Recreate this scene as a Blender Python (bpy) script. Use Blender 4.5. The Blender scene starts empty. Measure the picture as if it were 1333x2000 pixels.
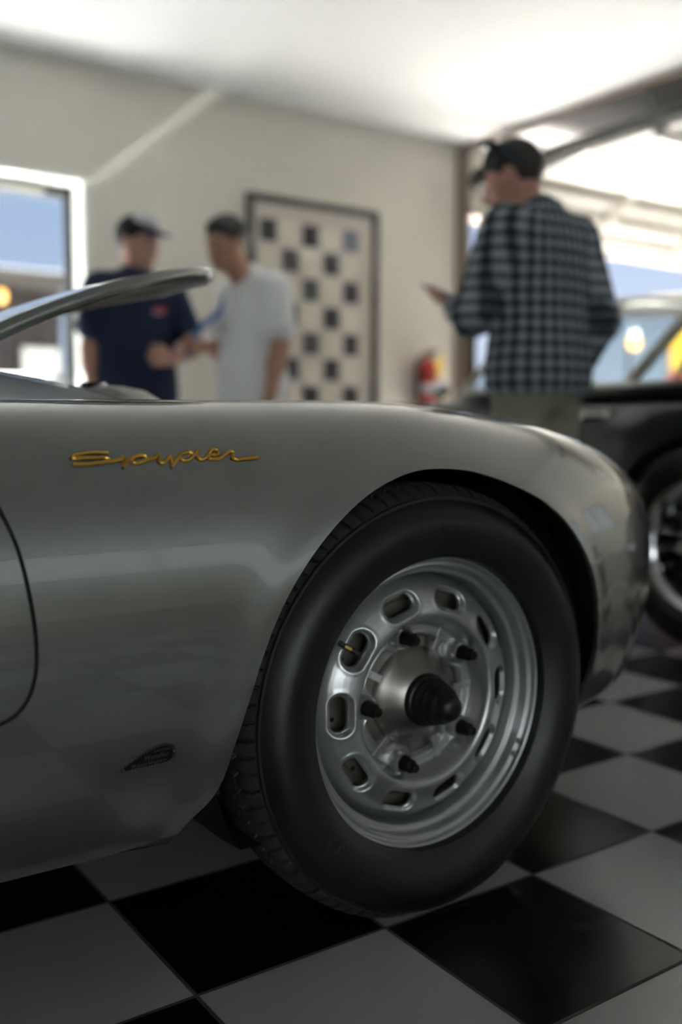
# Garage scene: silver roadster on a checkered floor.
EXPOSURE, SKY, SUN = 0.5, 0.92, 212.0
WHITE_TILE = (.39, .40, .388)
SILVER = (.315, .324, .304)
LID = 33.0
BOUNCE_Y = 5.3
GLINT = .06
OPP = .14
import bpy, bmesh, math, random
import numpy as np
from mathutils import Vector, Matrix
from mathutils.bvhtree import BVHTree

PI = math.pi
random.seed(4)
SC = bpy.context.scene
COL = SC.collection
WLOC = {}          # world location of every unrotated parent


# ------------------------------------------------------------------ objects
def mesh_from(name, V, F, mats, fmi=None, angle=38, smooth=True, recalc=False):
    me = bpy.data.meshes.new(name)
    V = np.asarray(V, float)
    me.from_pydata(V.tolist(), [], [tuple(int(i) for i in f) for f in F])
    if recalc:
        bm = bmesh.new(); bm.from_mesh(me)
        bmesh.ops.recalc_face_normals(bm, faces=bm.faces)
        bm.to_mesh(me); bm.free()
    for m in (mats if isinstance(mats, (list, tuple)) else [mats]):
        me.materials.append(m)
    if fmi is not None:
        me.polygons.foreach_set('material_index', np.asarray(fmi, dtype=np.int32))
    me.polygons.foreach_set('use_smooth', [smooth] * len(me.polygons))
    if smooth and angle < 180:
        me.set_sharp_from_angle(angle=math.radians(angle))
    me.update()
    return me


def obj(name, VF, mats, parent=None, loc=None, local=False, **kw):
    """One mesh object.  Vertices come in world coordinates unless local."""
    V, F = VF[0], VF[1]
    V = np.asarray(V, float)
    if parent is not None and not local:
        base = WLOC[parent.name]
        V = V - base
        here = base
    elif parent is None:
        here = np.array(loc if loc is not None else (0, 0, 0), float)
        if not local:
            V = V - here
    else:
        here = WLOC.get(parent.name, np.zeros(3))
    kw.setdefault('recalc', True)
    me = mesh_from(name, V, F, mats, **kw)
    o = bpy.data.objects.new(name, me)
    COL.objects.link(o)
    if parent is not None:
        o.parent = parent
        if local and loc is not None:
            o.location = loc
            here = here + np.array(loc, float)
    elif loc is not None:
        o.location = loc
    WLOC[o.name] = here
    return o


def tag(o, label, cat, group=None):
    o['label'] = label
    o['category'] = cat
    if group:
        o['group'] = group
    return o


def struct(o):
    o['kind'] = 'structure'
    return o


def thing(name, label, cat, loc=(0, 0, 0), rotz=0.0, group=None):
    o = bpy.data.objects.new(name, None)
    COL.objects.link(o)
    o.location = loc
    o.rotation_euler = (0, 0, rotz)
    o.empty_display_size = .1
    WLOC[o.name] = np.array(loc, float)
    return tag(o, label, cat, group)


def copy_tree(o, parent=None):
    c = o.copy()
    COL.objects.link(c)
    if parent is not None:
        c.parent = parent
    for ch in list(o.children):
        copy_tree(ch, c)
    return c


# ---------------------------------------------------------------- materials
def mat(name, col, rough=.5, metal=0.0, coat=0.0, coat_rough=.03, var=.06, scale=9.0,
        bump=0.0, bscale=60.0, spec=.5, emit=None, estr=0.0, sheen=0.0, ior=1.5):
    m = bpy.data.materials.new(name)
    m.use_nodes = True
    nt = m.node_tree
    b = nt.nodes['Principled BSDF']
    b.inputs['Roughness'].default_value = rough
    b.inputs['Metallic'].default_value = metal
    b.inputs['Coat Weight'].default_value = coat
    b.inputs['Coat Roughness'].default_value = coat_rough
    b.inputs['Specular IOR Level'].default_value = spec
    b.inputs['IOR'].default_value = ior
    b.inputs['Sheen Weight'].default_value = sheen
    c = (col[0], col[1], col[2], 1)
    tc = nt.nodes.new('ShaderNodeTexCoord')
    nz = nt.nodes.new('ShaderNodeTexNoise')
    nz.inputs['Scale'].default_value = scale
    nz.inputs['Detail'].default_value = 3
    nt.links.new(tc.outputs['Object'], nz.inputs['Vector'])
    mx = nt.nodes.new('ShaderNodeMix')
    mx.data_type = 'RGBA'
    mx.inputs[6].default_value = tuple(v * (1 - var) for v in c[:3]) + (1,)
    mx.inputs[7].default_value = tuple(min(1, v * (1 + var)) for v in c[:3]) + (1,)
    nt.links.new(nz.outputs['Fac'], mx.inputs[0])
    nt.links.new(mx.outputs[2], b.inputs['Base Color'])
    if bump > 0:
        n2 = nt.nodes.new('ShaderNodeTexNoise')
        n2.inputs['Scale'].default_value = bscale
        n2.inputs['Detail'].default_value = 4
        nt.links.new(tc.outputs['Object'], n2.inputs['Vector'])
        bp = nt.nodes.new('ShaderNodeBump')
        bp.inputs['Strength'].default_value = bump
        bp.inputs['Distance'].default_value = .01
        nt.links.new(n2.outputs['Fac'], bp.inputs['Height'])
        nt.links.new(bp.outputs['Normal'], b.inputs['Normal'])
    if emit:
        b.inputs['Emission Color'].default_value = (*emit, 1)
        b.inputs['Emission Strength'].default_value = estr
    return m


def srgb(r, g, b):
    f = lambda v: (v / 255 / 12.92) if v / 255 <= .04045 else ((v / 255 + .055) / 1.055) ** 2.4
    return (f(r), f(g), f(b))


def glass(name, tint=(.9, .95, .95), refl=1.0):
    m = bpy.data.materials.new(name)
    m.use_nodes = True
    nt = m.node_tree
    nt.nodes.clear()
    out = nt.nodes.new('ShaderNodeOutputMaterial')
    tr = nt.nodes.new('ShaderNodeBsdfTransparent')
    tr.inputs[0].default_value = (*tint, 1)
    gl = nt.nodes.new('ShaderNodeBsdfGlossy')
    gl.inputs['Roughness'].default_value = .02
    # thin sheet: Schlick reflectance from the facing angle, the same from both sides
    fr = nt.nodes.new('ShaderNodeLayerWeight')
    fr.inputs[0].default_value = .5
    pw = nt.nodes.new('ShaderNodeMath')
    pw.operation = 'POWER'
    pw.inputs[1].default_value = 4.5
    mu = nt.nodes.new('ShaderNodeMath')
    mu.operation = 'MULTIPLY_ADD'
    mu.use_clamp = True
    mu.inputs[1].default_value = .85 * refl
    mu.inputs[2].default_value = .05 * refl
    nt.links.new(fr.outputs['Facing'], pw.inputs[0])
    mx = nt.nodes.new('ShaderNodeMixShader')
    nt.links.new(pw.outputs[0], mu.inputs[0])
    nt.links.new(mu.outputs[0], mx.inputs[0])
    nt.links.new(tr.outputs[0], mx.inputs[1])
    nt.links.new(gl.outputs[0], mx.inputs[2])
    nt.links.new(mx.outputs[0], out.inputs[0])
    return m


# ----------------------------------------------------------------- geometry
def cat(parts):
    V, F, n = [], [], 0
    for v, f in parts:
        v = np.asarray(v, float)
        V.append(v)
        F.extend([tuple(int(i) + n for i in q) for q in f])
        n += len(v)
    return np.concatenate(V), F


def box(lo, hi, bev=0.0):
    lo, hi = np.minimum(lo, hi).astype(float), np.maximum(lo, hi).astype(float)
    if bev <= 0:
        V = np.array([[(lo, hi)[(i >> k) & 1][k] for k in range(3)] for i in range(8)])
        return V, [(0, 2, 3, 1), (4, 5, 7, 6), (0, 1, 5, 4), (2, 6, 7, 3), (0, 4, 6, 2), (1, 3, 7, 5)]
    bm = bmesh.new()
    bmesh.ops.create_cube(bm, size=1)
    for v in bm.verts:
        for k in range(3):
            v.co[k] = lo[k] if v.co[k] < 0 else hi[k]
    bmesh.ops.bevel(bm, geom=bm.edges[:], offset=bev, segments=3, profile=.5, affect='EDGES')
    bm.verts.index_update()
    V = np.array([v.co[:] for v in bm.verts])
    F = [tuple(v.index for v in f.verts) for f in bm.faces]
    bm.free()
    return V, F


def obox(c, ax, ay, az, s, bev=0.0):
    """Box with its own axes: centre, three unit axes, full sizes."""
    V, F = box(-np.array(s) / 2, np.array(s) / 2, bev)
    M = np.stack([np.asarray(ax, float), np.asarray(ay, float), np.asarray(az, float)])
    return V @ M + np.asarray(c, float), F


def unit(v):
    v = np.asarray(v, float)
    return v / (np.linalg.norm(v) + 1e-12)


def beam(a, b, w, h, up=(0, 0, 1), bev=0.0):
    a, b = np.asarray(a, float), np.asarray(b, float)
    d = unit(b - a)
    s = unit(np.cross(d, up))
    u = np.cross(s, d)
    return obox((a + b) / 2, d, s, u, (np.linalg.norm(b - a), w, h), bev)


def lathe(prof, n=64, axis='y', closed=False, c=(0, 0, 0)):
    prof = np.asarray(prof, float)
    m = len(prof)
    th = np.arange(n) * 2 * PI / n
    r = np.maximum(prof[:, 0], 1e-5)[None, :]
    a = prof[:, 1][None, :]
    C, S = np.cos(th)[:, None] * r, np.sin(th)[:, None] * r
    A = np.broadcast_to(a, C.shape)
    P = {'y': (C, A, S), 'z': (C, S, A), 'x': (A, C, S)}[axis]
    V = np.stack(P, -1).reshape(-1, 3) + np.asarray(c, float)
    F = []
    for i in range(n):
        k = (i + 1) % n
        for j in range(m - 1 if not closed else m):
            j2 = (j + 1) % m
            F.append((i * m + j, i * m + j2, k * m + j2, k * m + j))
    return V, F


def tube(P, r, n=10, closed=False, flat=1.0, up=(0, 0, 1)):
    P = np.asarray(P, float)
    m = len(P)
    r = np.broadcast_to(np.asarray(r, float), (m,))
    V = []
    for i in range(m):
        if closed:
            t = unit(P[(i + 1) % m] - P[i - 1])
        else:
            t = unit(P[min(i + 1, m - 1)] - P[max(i - 1, 0)])
        u = np.asarray(up, float)
        if abs(np.dot(u, t)) > .97:
            u = np.array([1., 0, 0])
        s = unit(np.cross(t, u))
        w = np.cross(s, t)
        for k in range(n):
            a = 2 * PI * k / n
            V.append(P[i] + r[i] * (math.cos(a) * s + flat * math.sin(a) * w))
    F = []
    for i in range(m if closed else m - 1):
        i2 = (i + 1) % m
        for k in range(n):
            k2 = (k + 1) % n
            F.append((i * n + k, i * n + k2, i2 * n + k2, i2 * n + k))
    if not closed:
        F.append(tuple(range(n))[::-1])
        F.append(tuple(range((m - 1) * n, m * n)))
    return np.array(V), F


def prism(poly, lo, hi, axis='y'):
    """Extrude a 2-D outline; axis is the extrusion direction."""
    n = len(poly)
    V = []
    for a in (lo, hi):
        for p, q in poly:
            V.append({'y': (p, a, q), 'x': (a, p, q), 'z': (p, q, a)}[axis])
    F = [tuple(range(n)), tuple(range(n, 2 * n))[::-1]]
    F += [(i, (i + 1) % n, n + (i + 1) % n, n + i) for i in range(n)]
    return np.array(V, float), F


def ellipsoid(c, r, n=24, m=14):
    th = np.linspace(0, PI, m + 1)
    prof = [(math.sin(t), math.cos(t)) for t in th]
    V, F = lathe(prof, n, 'z')
    return V * np.asarray(r, float) + np.asarray(c, float), F


def grid_faces(n, m):
    return [(i * m + j, i * m + j + 1, (i + 1) * m + j + 1, (i + 1) * m + j) for i in range(n - 1) for j in range(m - 1)]


def nat_spline(t, Y, q):
    """Natural cubic spline through (t, Y[t]) evaluated at q."""
    t = np.asarray(t, float); Y = np.asarray(Y, float); q = np.asarray(q, float)
    n = len(t)
    sh = Y.shape[1:]
    Yf = Y.reshape(n, -1)
    h = np.diff(t)
    A = np.zeros((n, n)); B = np.zeros_like(Yf)
    A[0, 0] = A[-1, -1] = 1
    for i in range(1, n - 1):
        A[i, i - 1], A[i, i], A[i, i + 1] = h[i - 1], 2 * (h[i - 1] + h[i]), h[i]
        B[i] = 6 * ((Yf[i + 1] - Yf[i]) / h[i] - (Yf[i] - Yf[i - 1]) / h[i - 1])
    M = np.linalg.solve(A, B)
    k = np.clip(np.searchsorted(t, q, side='right') - 1, 0, n - 2)
    hk = h[k][:, None]
    a = (t[k + 1] - q)[:, None] / hk
    b = (q - t[k])[:, None] / hk
    R = a * Yf[k] + b * Yf[k + 1] + ((a ** 3 - a) * M[k] + (b ** 3 - b) * M[k + 1]) * hk ** 2 / 6
    return R.reshape((len(q),) + sh)


def smooth_path(P, n, closed=False):
    P = np.asarray(P, float)
    if closed:
        Q = np.concatenate([P[-3:], P, P[:4]])
        d = np.concatenate([[0], np.cumsum(np.linalg.norm(np.diff(Q, axis=0), axis=1))])
        q = np.linspace(d[3], d[3 + len(P)], n, endpoint=False)
        return nat_spline(d, Q, q)
    d = np.concatenate([[0], np.cumsum(np.linalg.norm(np.diff(P, axis=0), axis=1))])
    return nat_spline(d, P, np.linspace(0, d[-1], n))


def poly_sdf(poly, x, y):
    """Signed distance to a closed outline, negative inside."""
    P = np.asarray(poly, float)
    sh = x.shape
    x = x.ravel(); y = y.ravel()
    d2 = np.full(x.shape, 1e9)
    ins = np.zeros(x.shape, bool)
    n = len(P)
    for i in range(n):
        ax, ay = P[i]; bx, by = P[(i + 1) % n]
        ex, ey = bx - ax, by - ay
        wx, wy = x - ax, y - ay
        t = np.clip((wx * ex + wy * ey) / (ex * ex + ey * ey + 1e-18), 0, 1)
        d2 = np.minimum(d2, (wx - t * ex) ** 2 + (wy - t * ey) ** 2)
        c = ((ay > y) != (by > y))
        if abs(ey) > 1e-12:
            ins ^= c & (x < ax + (y - ay) * ex / ey)
    d = np.sqrt(d2)
    return np.where(ins, -d, d).reshape(sh)


def bilinear(P, u, v, wrap=False):
    n, m = P.shape[:2]
    if wrap:
        u = u % n
        i = np.floor(u).astype(int) % n
        i2 = (i + 1) % n
        fu = (u - np.floor(u))[:, None]
    else:
        u = np.clip(u, 0, n - 1 - 1e-6)
        i = np.floor(u).astype(int)
        i2 = i + 1
        fu = (u - i)[:, None]
    v = np.clip(v, 0, m - 1 - 1e-6)
    j = np.floor(v).astype(int)
    fv = (v - j)[:, None]
    return (P[i, j] * (1 - fu) * (1 - fv) + P[i2, j] * fu * (1 - fv) + P[i, j + 1] * (1 - fu) * fv + P[i2, j + 1] * fu * fv)


def holed_grid(P, sdf, wrap=False, flange=None):
    """Quad grid P kept where sdf > 0; the hole edges are moved exactly onto sdf = 0.
    flange: list of rows, each a function(points) -> points, folded in from the edge."""
    n, m = P.shape[:2]
    nu = n if wrap else n - 1
    I, J = np.meshgrid(np.arange(nu), np.arange(m - 1), indexing='ij')
    I2 = (I + 1) % n
    quad = np.stack([I * m + J, I * m + J + 1, I2 * m + J + 1, I2 * m + J], -1).reshape(-1, 4)
    Pf = P.reshape(-1, 3)
    s = sdf(Pf)
    sc = s[quad].mean(1)
    keep = sc > 0
    gone = np.zeros(len(Pf), bool)
    gone[quad[~keep].ravel()] = True
    used = np.zeros(len(Pf), bool)
    used[quad[keep].ravel()] = True
    bnd = np.where(gone & used)[0]
    V = Pf.copy()
    if len(bnd):
        u = (bnd // m).astype(float)
        v = (bnd % m).astype(float)
        u0, v0 = u.copy(), v.copy()
        for it in range(14):
            p = bilinear(P, u, v, wrap)
            s0 = sdf(p)
            e = .08
            pu = bilinear(P, u + e, v, wrap); pv = bilinear(P, u, v + e, wrap)
            lu = np.linalg.norm(pu - p, axis=1) / e + 1e-9
            lv = np.linalg.norm(pv - p, axis=1) / e + 1e-9
            gu = (sdf(pu) - s0) / e / lu
            gv = (sdf(pv) - s0) / e / lv
            g2 = gu * gu + gv * gv + 1e-6
            u = u - np.clip(s0 * gu / g2 / lu, -.5, .5)
            v = v - np.clip(s0 * gv / g2 / lv, -.5, .5)
            u = np.clip(u, u0 - 1.4, u0 + 1.4)
            v = np.clip(v, v0 - 1.4, v0 + 1.4)
        V[bnd] = bilinear(P, u, v, wrap)
    F = quad[keep]
    faces = [tuple(f) for f in F.tolist()]
    VV = [V]
    if flange and len(bnd):
        isb = np.zeros(len(Pf), bool); isb[bnd] = True
        cnt = {}
        for f in faces:
            for k in range(4):
                a, b = f[k], f[(k + 1) % 4]
                if isb[a] and isb[b]:
                    key = (min(a, b), max(a, b))
                    cnt[key] = None if key in cnt else (a, b)
        edges = [e for e in cnt.values() if e]
        ids = sorted({i for e in edges for i in e})
        prev = {i: i for i in ids}
        base = V[ids]
        tot = len(V)
        for row in flange:
            NV = row(base)
            cur = {i: tot + k for k, i in enumerate(ids)}
            VV.append(NV); tot += len(NV)
            for a, b in edges:
                faces.append((prev[b], prev[a], cur[a], cur[b]))
            prev = cur
    VV = np.concatenate(VV)
    use = np.zeros(len(VV), bool)
    use[np.array([i for f in faces for i in f])] = True
    idx = np.cumsum(use) - 1
    return VV[use], [tuple(int(idx[i]) for i in f) for f in faces]


def mirror_y(VF, yc):
    V = VF[0].copy()
    V[:, 1] = 2 * yc - V[:, 1]
    return V, [tuple(reversed(f)) for f in VF[1]]


_TXT = {}


def text_mesh(ch, size=1.0):
    """Flat mesh (2-D verts, faces, advance width) of a string in the built-in font."""
    if ch not in _TXT:
        cu = bpy.data.curves.new('t', 'FONT')
        cu.body = ch
        cu.size = 1
        cu.resolution_u = 3
        o = bpy.data.objects.new('t', cu)
        COL.objects.link(o)
        bpy.context.view_layer.update()
        dg = bpy.context.evaluated_depsgraph_get()
        ev = o.evaluated_get(dg)
        me = ev.to_mesh()
        V = np.array([v.co[:2] for v in me.vertices]).reshape(-1, 2)
        F = [tuple(p.vertices) for p in me.polygons]
        ev.to_mesh_clear()
        w = (V[:, 0].max() if len(V) else .25) + .08
        bpy.data.objects.remove(o)
        bpy.data.curves.remove(cu)
        _TXT[ch] = (V, F, w)
    V, F, w = _TXT[ch]
    return V * size, F, w * size

# ------------------------------------------------------------------ camera
F_PX, YAW, PITCH, ROLL = 1903.3, math.radians(55.438), math.radians(-4.737), math.radians(.046)
CAM = np.array([-1.13796, -1.09434, .7256])


def cam_axes():
    cy, sy, cp, sp = math.cos(YAW), math.sin(YAW), math.cos(PITCH), math.sin(PITCH)
    d = np.array([cy * cp, sy * cp, sp]); r = np.array([sy, -cy, 0]); u = np.cross(r, d)
    c, s = math.cos(ROLL), math.sin(ROLL)
    return c * r + s * u, -s * r + c * u, d


cr, cu_, cd = cam_axes()
cam = bpy.data.cameras.new('camera')
cam.sensor_fit = 'VERTICAL'
cam.sensor_height = 36
cam.lens = F_PX / 2000 * 36
cam.clip_start = .05
cam.clip_end = 200
cam.dof.use_dof = True
cam.dof.focus_distance = 1.26
cam.dof.aperture_fstop = 1.65
cam.dof.aperture_blades = 0
co = bpy.data.objects.new('camera', cam)
COL.objects.link(co)
co.matrix_world = Matrix(((cr[0], cu_[0], -cd[0], CAM[0]), (cr[1], cu_[1], -cd[1], CAM[1]), (cr[2], cu_[2], -cd[2], CAM[2]), (0, 0, 0, 1)))
SC.camera = co
SC.view_settings.view_transform = 'Standard'
SC.view_settings.look = 'None'
SC.view_settings.exposure = EXPOSURE
SC.view_settings.gamma = 1
SC.cycles.use_denoising = True
SC.cycles.max_bounces = 10
SC.cycles.diffuse_bounces = 6
SC.cycles.glossy_bounces = 5
SC.cycles.transparent_max_bounces = 12
SC.cycles.sample_clamp_indirect = 80
SC.cycles.caustics_reflective = False

# ------------------------------------------------------------------- world
w = bpy.data.worlds.new('world')
SC.world = w
w.use_nodes = True
nt = w.node_tree
bg = nt.nodes['Background']
tc = nt.nodes.new('ShaderNodeTexCoord')
sp = nt.nodes.new('ShaderNodeSeparateXYZ')
rp = nt.nodes.new('ShaderNodeValToRGB')
nt.links.new(tc.outputs['Generated'], sp.inputs[0])
nt.links.new(sp.outputs[2], rp.inputs[0])
rp.color_ramp.elements[0].position = 0
rp.color_ramp.elements[0].color = (*srgb(203, 213, 230), 1)
e_ = rp.color_ramp.elements.new(.2)
e_.color = (*srgb(172, 190, 217), 1)
e_ = rp.color_ramp.elements.new(.33)
e_.color = (*srgb(200, 205, 209), 1)
rp.color_ramp.elements[3].position = .7
rp.color_ramp.elements[3].color = (*srgb(140, 168, 212), 1)
# paler haze on the far side of the sky
hz = nt.nodes.new('ShaderNodeMapRange')
hz.inputs[1].default_value = .15; hz.inputs[2].default_value = -.25
nt.links.new(sp.outputs[1], hz.inputs[0])
hm = nt.nodes.new('ShaderNodeMix'); hm.data_type = 'RGBA'
hm.inputs[7].default_value = (*srgb(214, 217, 214), 1)
nt.links.new(hz.outputs[0], hm.inputs[0])
nt.links.new(rp.outputs[0], hm.inputs[6])
nt.links.new(hm.outputs[2], bg.inputs[0])

bg.inputs[1].default_value = SKY
sun = bpy.data.lights.new('sun', 'SUN')
sun.energy = SUN
sun.angle = math.radians(.6)
sun.color = (1, .985, .96)
so = bpy.data.objects.new('sun', sun)
COL.objects.link(so)
so.rotation_euler = Vector((-.40, -.30, -.88)).to_track_quat('-Z', 'Y').to_euler()

# --------------------------------------------------------------- materials
T = .305


def floor_mat():
    m = bpy.data.materials.new('checker_tiles')
    m.use_nodes = True
    nt = m.node_tree
    b = nt.nodes['Principled BSDF']
    N = nt.nodes.new
    L = nt.links.new
    geo = N('ShaderNodeNewGeometry')
    sx = N('ShaderNodeSeparateXYZ')
    L(geo.outputs['Position'], sx.inputs[0])

    def math_(op, a, b_=None):
        q = N('ShaderNodeMath'); q.operation = op
        for k, v in enumerate((a, b_)):
            if v is None:
                continue
            if isinstance(v, (int, float)):
                q.inputs[k].default_value = v
            else:
                L(v, q.inputs[k])
        return q.outputs[0]
    gx = math_('DIVIDE', sx.outputs[0], T); gy = math_('DIVIDE', sx.outputs[1], T)
    par = math_('ADD', math_('FLOOR', gx), math_('FLOOR', gy))
    par = math_('FLOORED_MODULO', par, 2.0)            # 0 black, 1 white
    ex = math_('ABSOLUTE', math_('SUBTRACT', math_('FRACT', gx), .5))
    ey = math_('ABSOLUTE', math_('SUBTRACT', math_('FRACT', gy), .5))
    ed = math_('MAXIMUM', ex, ey)
    gr = N('ShaderNodeMapRange')
    gr.inputs[1].default_value = .4895; gr.inputs[2].default_value = .4925
    L(ed, gr.inputs[0])
    nz = N('ShaderNodeTexNoise'); nz.inputs['Scale'].default_value = 14; nz.inputs['Detail'].default_value = 6
    L(geo.outputs['Position'], nz.inputs['Vector'])
    wn = N('ShaderNodeTexWhiteNoise'); wn.noise_dimensions = '2D'
    cb = N('ShaderNodeCombineXYZ')
    L(math_('FLOOR', gx), cb.inputs[0]); L(math_('FLOOR', gy), cb.inputs[1])
    L(cb.outputs[0], wn.inputs['Vector'])
    wr = N('ShaderNodeMix'); wr.data_type = 'RGBA'
    wr.inputs[6].default_value = (*WHITE_TILE, 1)
    wr.inputs[7].default_value = (WHITE_TILE[0] * 1.1, WHITE_TILE[1] * 1.1, WHITE_TILE[2] * 1.1, 1)
    L(math_('MULTIPLY', math_('ADD', nz.outputs['Fac'], wn.outputs['Value']), .5), wr.inputs[0])
    bw = N('ShaderNodeMix'); bw.data_type = 'RGBA'
    bw.inputs[6].default_value = (.006, .006, .0065, 1)
    L(par, bw.inputs[0]); L(wr.outputs[2], bw.inputs[7])
    g2 = N('ShaderNodeMix'); g2.data_type = 'RGBA'
    g2.inputs[7].default_value = (.07, .07, .058, 1)
    L(gr.outputs[0], g2.inputs[0]); L(bw.outputs[2], g2.inputs[6])
    L(g2.outputs[2], b.inputs['Base Color'])
    rr = N('ShaderNodeMapRange'); rr.inputs[3].default_value = .16; rr.inputs[4].default_value = .26
    L(nz.outputs['Fac'], rr.inputs[0])
    r2 = N('ShaderNodeMix'); r2.data_type = 'FLOAT'
    r2.inputs[3].default_value = .8
    L(gr.outputs[0], r2.inputs[0]); L(rr.outputs[0], r2.inputs[2])
    L(r2.outputs[0], b.inputs['Roughness'])
    bp = N('ShaderNodeBump'); bp.inputs['Strength'].default_value = .5; bp.inputs['Distance'].default_value = .0015
    bp.invert = True
    L(gr.outputs[0], bp.inputs['Height'])
    n3 = N('ShaderNodeTexNoise'); n3.inputs['Scale'].default_value = 55; n3.inputs['Detail'].default_value = 2
    L(geo.outputs['Position'], n3.inputs['Vector'])
    b2 = N('ShaderNodeBump'); b2.inputs['Strength'].default_value = .04; b2.inputs['Distance'].default_value = .002
    L(n3.outputs['Fac'], b2.inputs['Height']); L(bp.outputs['Normal'], b2.inputs['Normal'])
    L(b2.outputs['Normal'], b.inputs['Normal'])
    b.inputs['Specular IOR Level'].default_value = .4
    return m


M = {}
M['wall'] = mat('wall_paint', (.74, .70, .62), .8, var=.02, bump=.05, bscale=120)
M['ceiling'] = mat('ceiling_paint', (.53, .525, .515), .85, var=.015, bump=.04, bscale=90)
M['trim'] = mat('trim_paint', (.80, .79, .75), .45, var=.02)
M['jamb'] = mat('jamb_brown', (.22, .17, .14), .55, var=.06)
M['dark_metal'] = mat('dark_bronze_metal', (.05, .05, .05), .4, .6)
M['galv'] = mat('galvanised_steel', (.10, .10, .095), .65, .3, var=.1)
M['closer'] = mat('closer_grey', (.20, .19, .16), .5)
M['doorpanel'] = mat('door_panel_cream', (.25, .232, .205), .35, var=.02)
M['concrete'] = mat('pale_concrete', (.66, .64, .60), .9, var=.1, scale=2, bump=.2)
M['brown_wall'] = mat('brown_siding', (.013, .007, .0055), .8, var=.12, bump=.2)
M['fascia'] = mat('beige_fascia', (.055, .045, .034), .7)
M['poster'] = mat('white_poster', (.50, .49, .44), .6)
M['glass'] = glass('clear_glass', (.86, .9, .93), .5)
M['black'] = mat('matt_black', (.008, .009, .010), .7, var=.1)
M['lampglow'] = mat('lamp_glow', (.9, .6, .2), .4, emit=(1.0, .42, .07), estr=3.2)

# ----------------------------------------------------------------- setting
CZ = 2.69
struct(obj('floor', box((-5.2, -6.2, -.06), (8.2, 4.28, 0)), floor_mat(), loc=(0, 0, 0), smooth=False))
struct(obj('ceiling', cat([box((-5.2, -6.2, CZ), (3.47, 4.3, CZ + .2)), box((3.47, -6.2, CZ + .07), (8.2, 4.3, CZ + .2))]), M['ceiling'], loc=(0, 0, CZ), smooth=False))
YB, YT = 4.15, 4.36
DX0, DX1, DZ = -.27, .773, 2.076          # glazed door
GX0, GX1, GZ = 3.52, 7.5, 2.28            # garage opening
struct(obj('wall_back', cat([box((-5.2, YB, 0), (DX0, YT, CZ)), box((DX0, YB, DZ), (DX1, YT, CZ)), box((DX1, YB, 0), (GX0, YT, CZ)),
                             box((GX0, YB, GZ), (GX1, YT, CZ + .07)), box((GX1, YB, 0), (8.2, YT, CZ + .07))]), M['wall'], loc=(0, YB, 0), smooth=False))
# right wall, with a wide window
RW = [(-2.6, -1.0, 1.0, 2.1)]
y0, y1, z0, z1 = RW[0]
struct(obj('wall_right', cat([box((8, -6.2, 0), (8.2, y0, CZ + .1)), box((8, y1, 0), (8.2, 4.3, CZ + .1)), box((8, y0, 0), (8.2, y1, z0)), box((8, y0, z1), (8.2, y1, CZ + .1))]),
           M['wall'], loc=(8, 0, 0), smooth=False))
struct(obj('wall_left', box((-5.4, -6.2, 0), (-5.2, 4.3, CZ)), M['wall'], loc=(-5.2, 0, 0), smooth=False))
# wall behind the photographer, with a long high window and a taller one added for fill light
FW = [(.3, 5.2)]
fz0, fz1 = 1.45, 2.60
GW, gz0_, gz1_ = (-5.0, -.35), .40, 2.62
struct(obj('wall_front', cat([box((-5.2, -6.2, 0), (GW[0], -6, CZ + .1)), box((GW[1], -6.2, 0), (FW[0][0], -6, CZ + .1)), box((FW[0][1], -6.2, 0), (8.2, -6, CZ + .1)),
                              box((FW[0][0], -6.2, 0), (FW[0][1], -6, fz0)), box((FW[0][0], -6.2, fz1), (FW[0][1], -6, CZ + .1)),
                              box((GW[0], -6.2, 0), (GW[1], -6, gz0_)), box((GW[0], -6.2, gz1_), (GW[1], -6, CZ + .1))]), M['wall'], loc=(0, -6, 0), smooth=False))


def window(name, lo, hi, axis):
    """Frame bars plus a pane filling a wall opening; axis is the wall's normal."""
    lo, hi = np.array(lo, float), np.array(hi, float)
    h = 1 if axis == 0 else 0
    fr = []
    t = .05
    def bx(a, b, c, d):
        l, q = lo.copy(), hi.copy()
        l[h], q[h], l[2], q[2] = a, b, c, d
        return box(l, q)
    fr += [bx(lo[h], lo[h] + t, lo[2], hi[2]), bx(hi[h] - t, hi[h], lo[2], hi[2]), bx(lo[h], hi[h], lo[2], lo[2] + t), bx(lo[h], hi[h], hi[2] - t, hi[2])]
    for k in (1, 2):
        c = lo[h] + (hi[h] - lo[h]) * k / 3
        fr.append(bx(c - .02, c + .02, lo[2], hi[2]))
    o = struct(obj(name, cat(fr), M['dark_metal'], loc=tuple(lo), smooth=False))
    l, q = lo.copy(), hi.copy()
    m_ = (lo[axis] + hi[axis]) / 2
    l[axis], q[axis] = m_ - .004, m_ + .004
    obj('pane', box(l, q), M['glass'], o, smooth=False)
    return o


window('window_1', (8.06, -2.6, 1.0), (8.14, -1.0, 2.1), 0)
window('window_2', (FW[0][0], -6.14, fz0), (FW[0][1], -6.06, fz1), 1)
window('fill_window', (GW[0], -6.14, gz0_), (GW[1], -6.06, gz1_), 1)

# downstand trim where the two ceilings meet, jamb of the big opening
struct(obj('trim_1', box((3.47, -6, CZ - .035), (3.53, 4.15, CZ + .08)), M['jamb'], loc=(3.47, 0, CZ), smooth=False))
struct(obj('trim_2', cat([box((3.44, 4.10, 0), (3.53, 4.149, CZ - .03)), box((3.53, 4.15, 0), (3.58, 4.36, GZ)), box((3.58, 4.15, GZ - .035), (GX1, 4.36, GZ))]), M['jamb'], loc=(3.44, 4.1, 0), smooth=False))
struct(obj('baseboard_back', box((.805, 4.135, 0), (3.44, 4.15, .1)), M['trim'], loc=(2, 4.14, 0), smooth=False))

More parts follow.
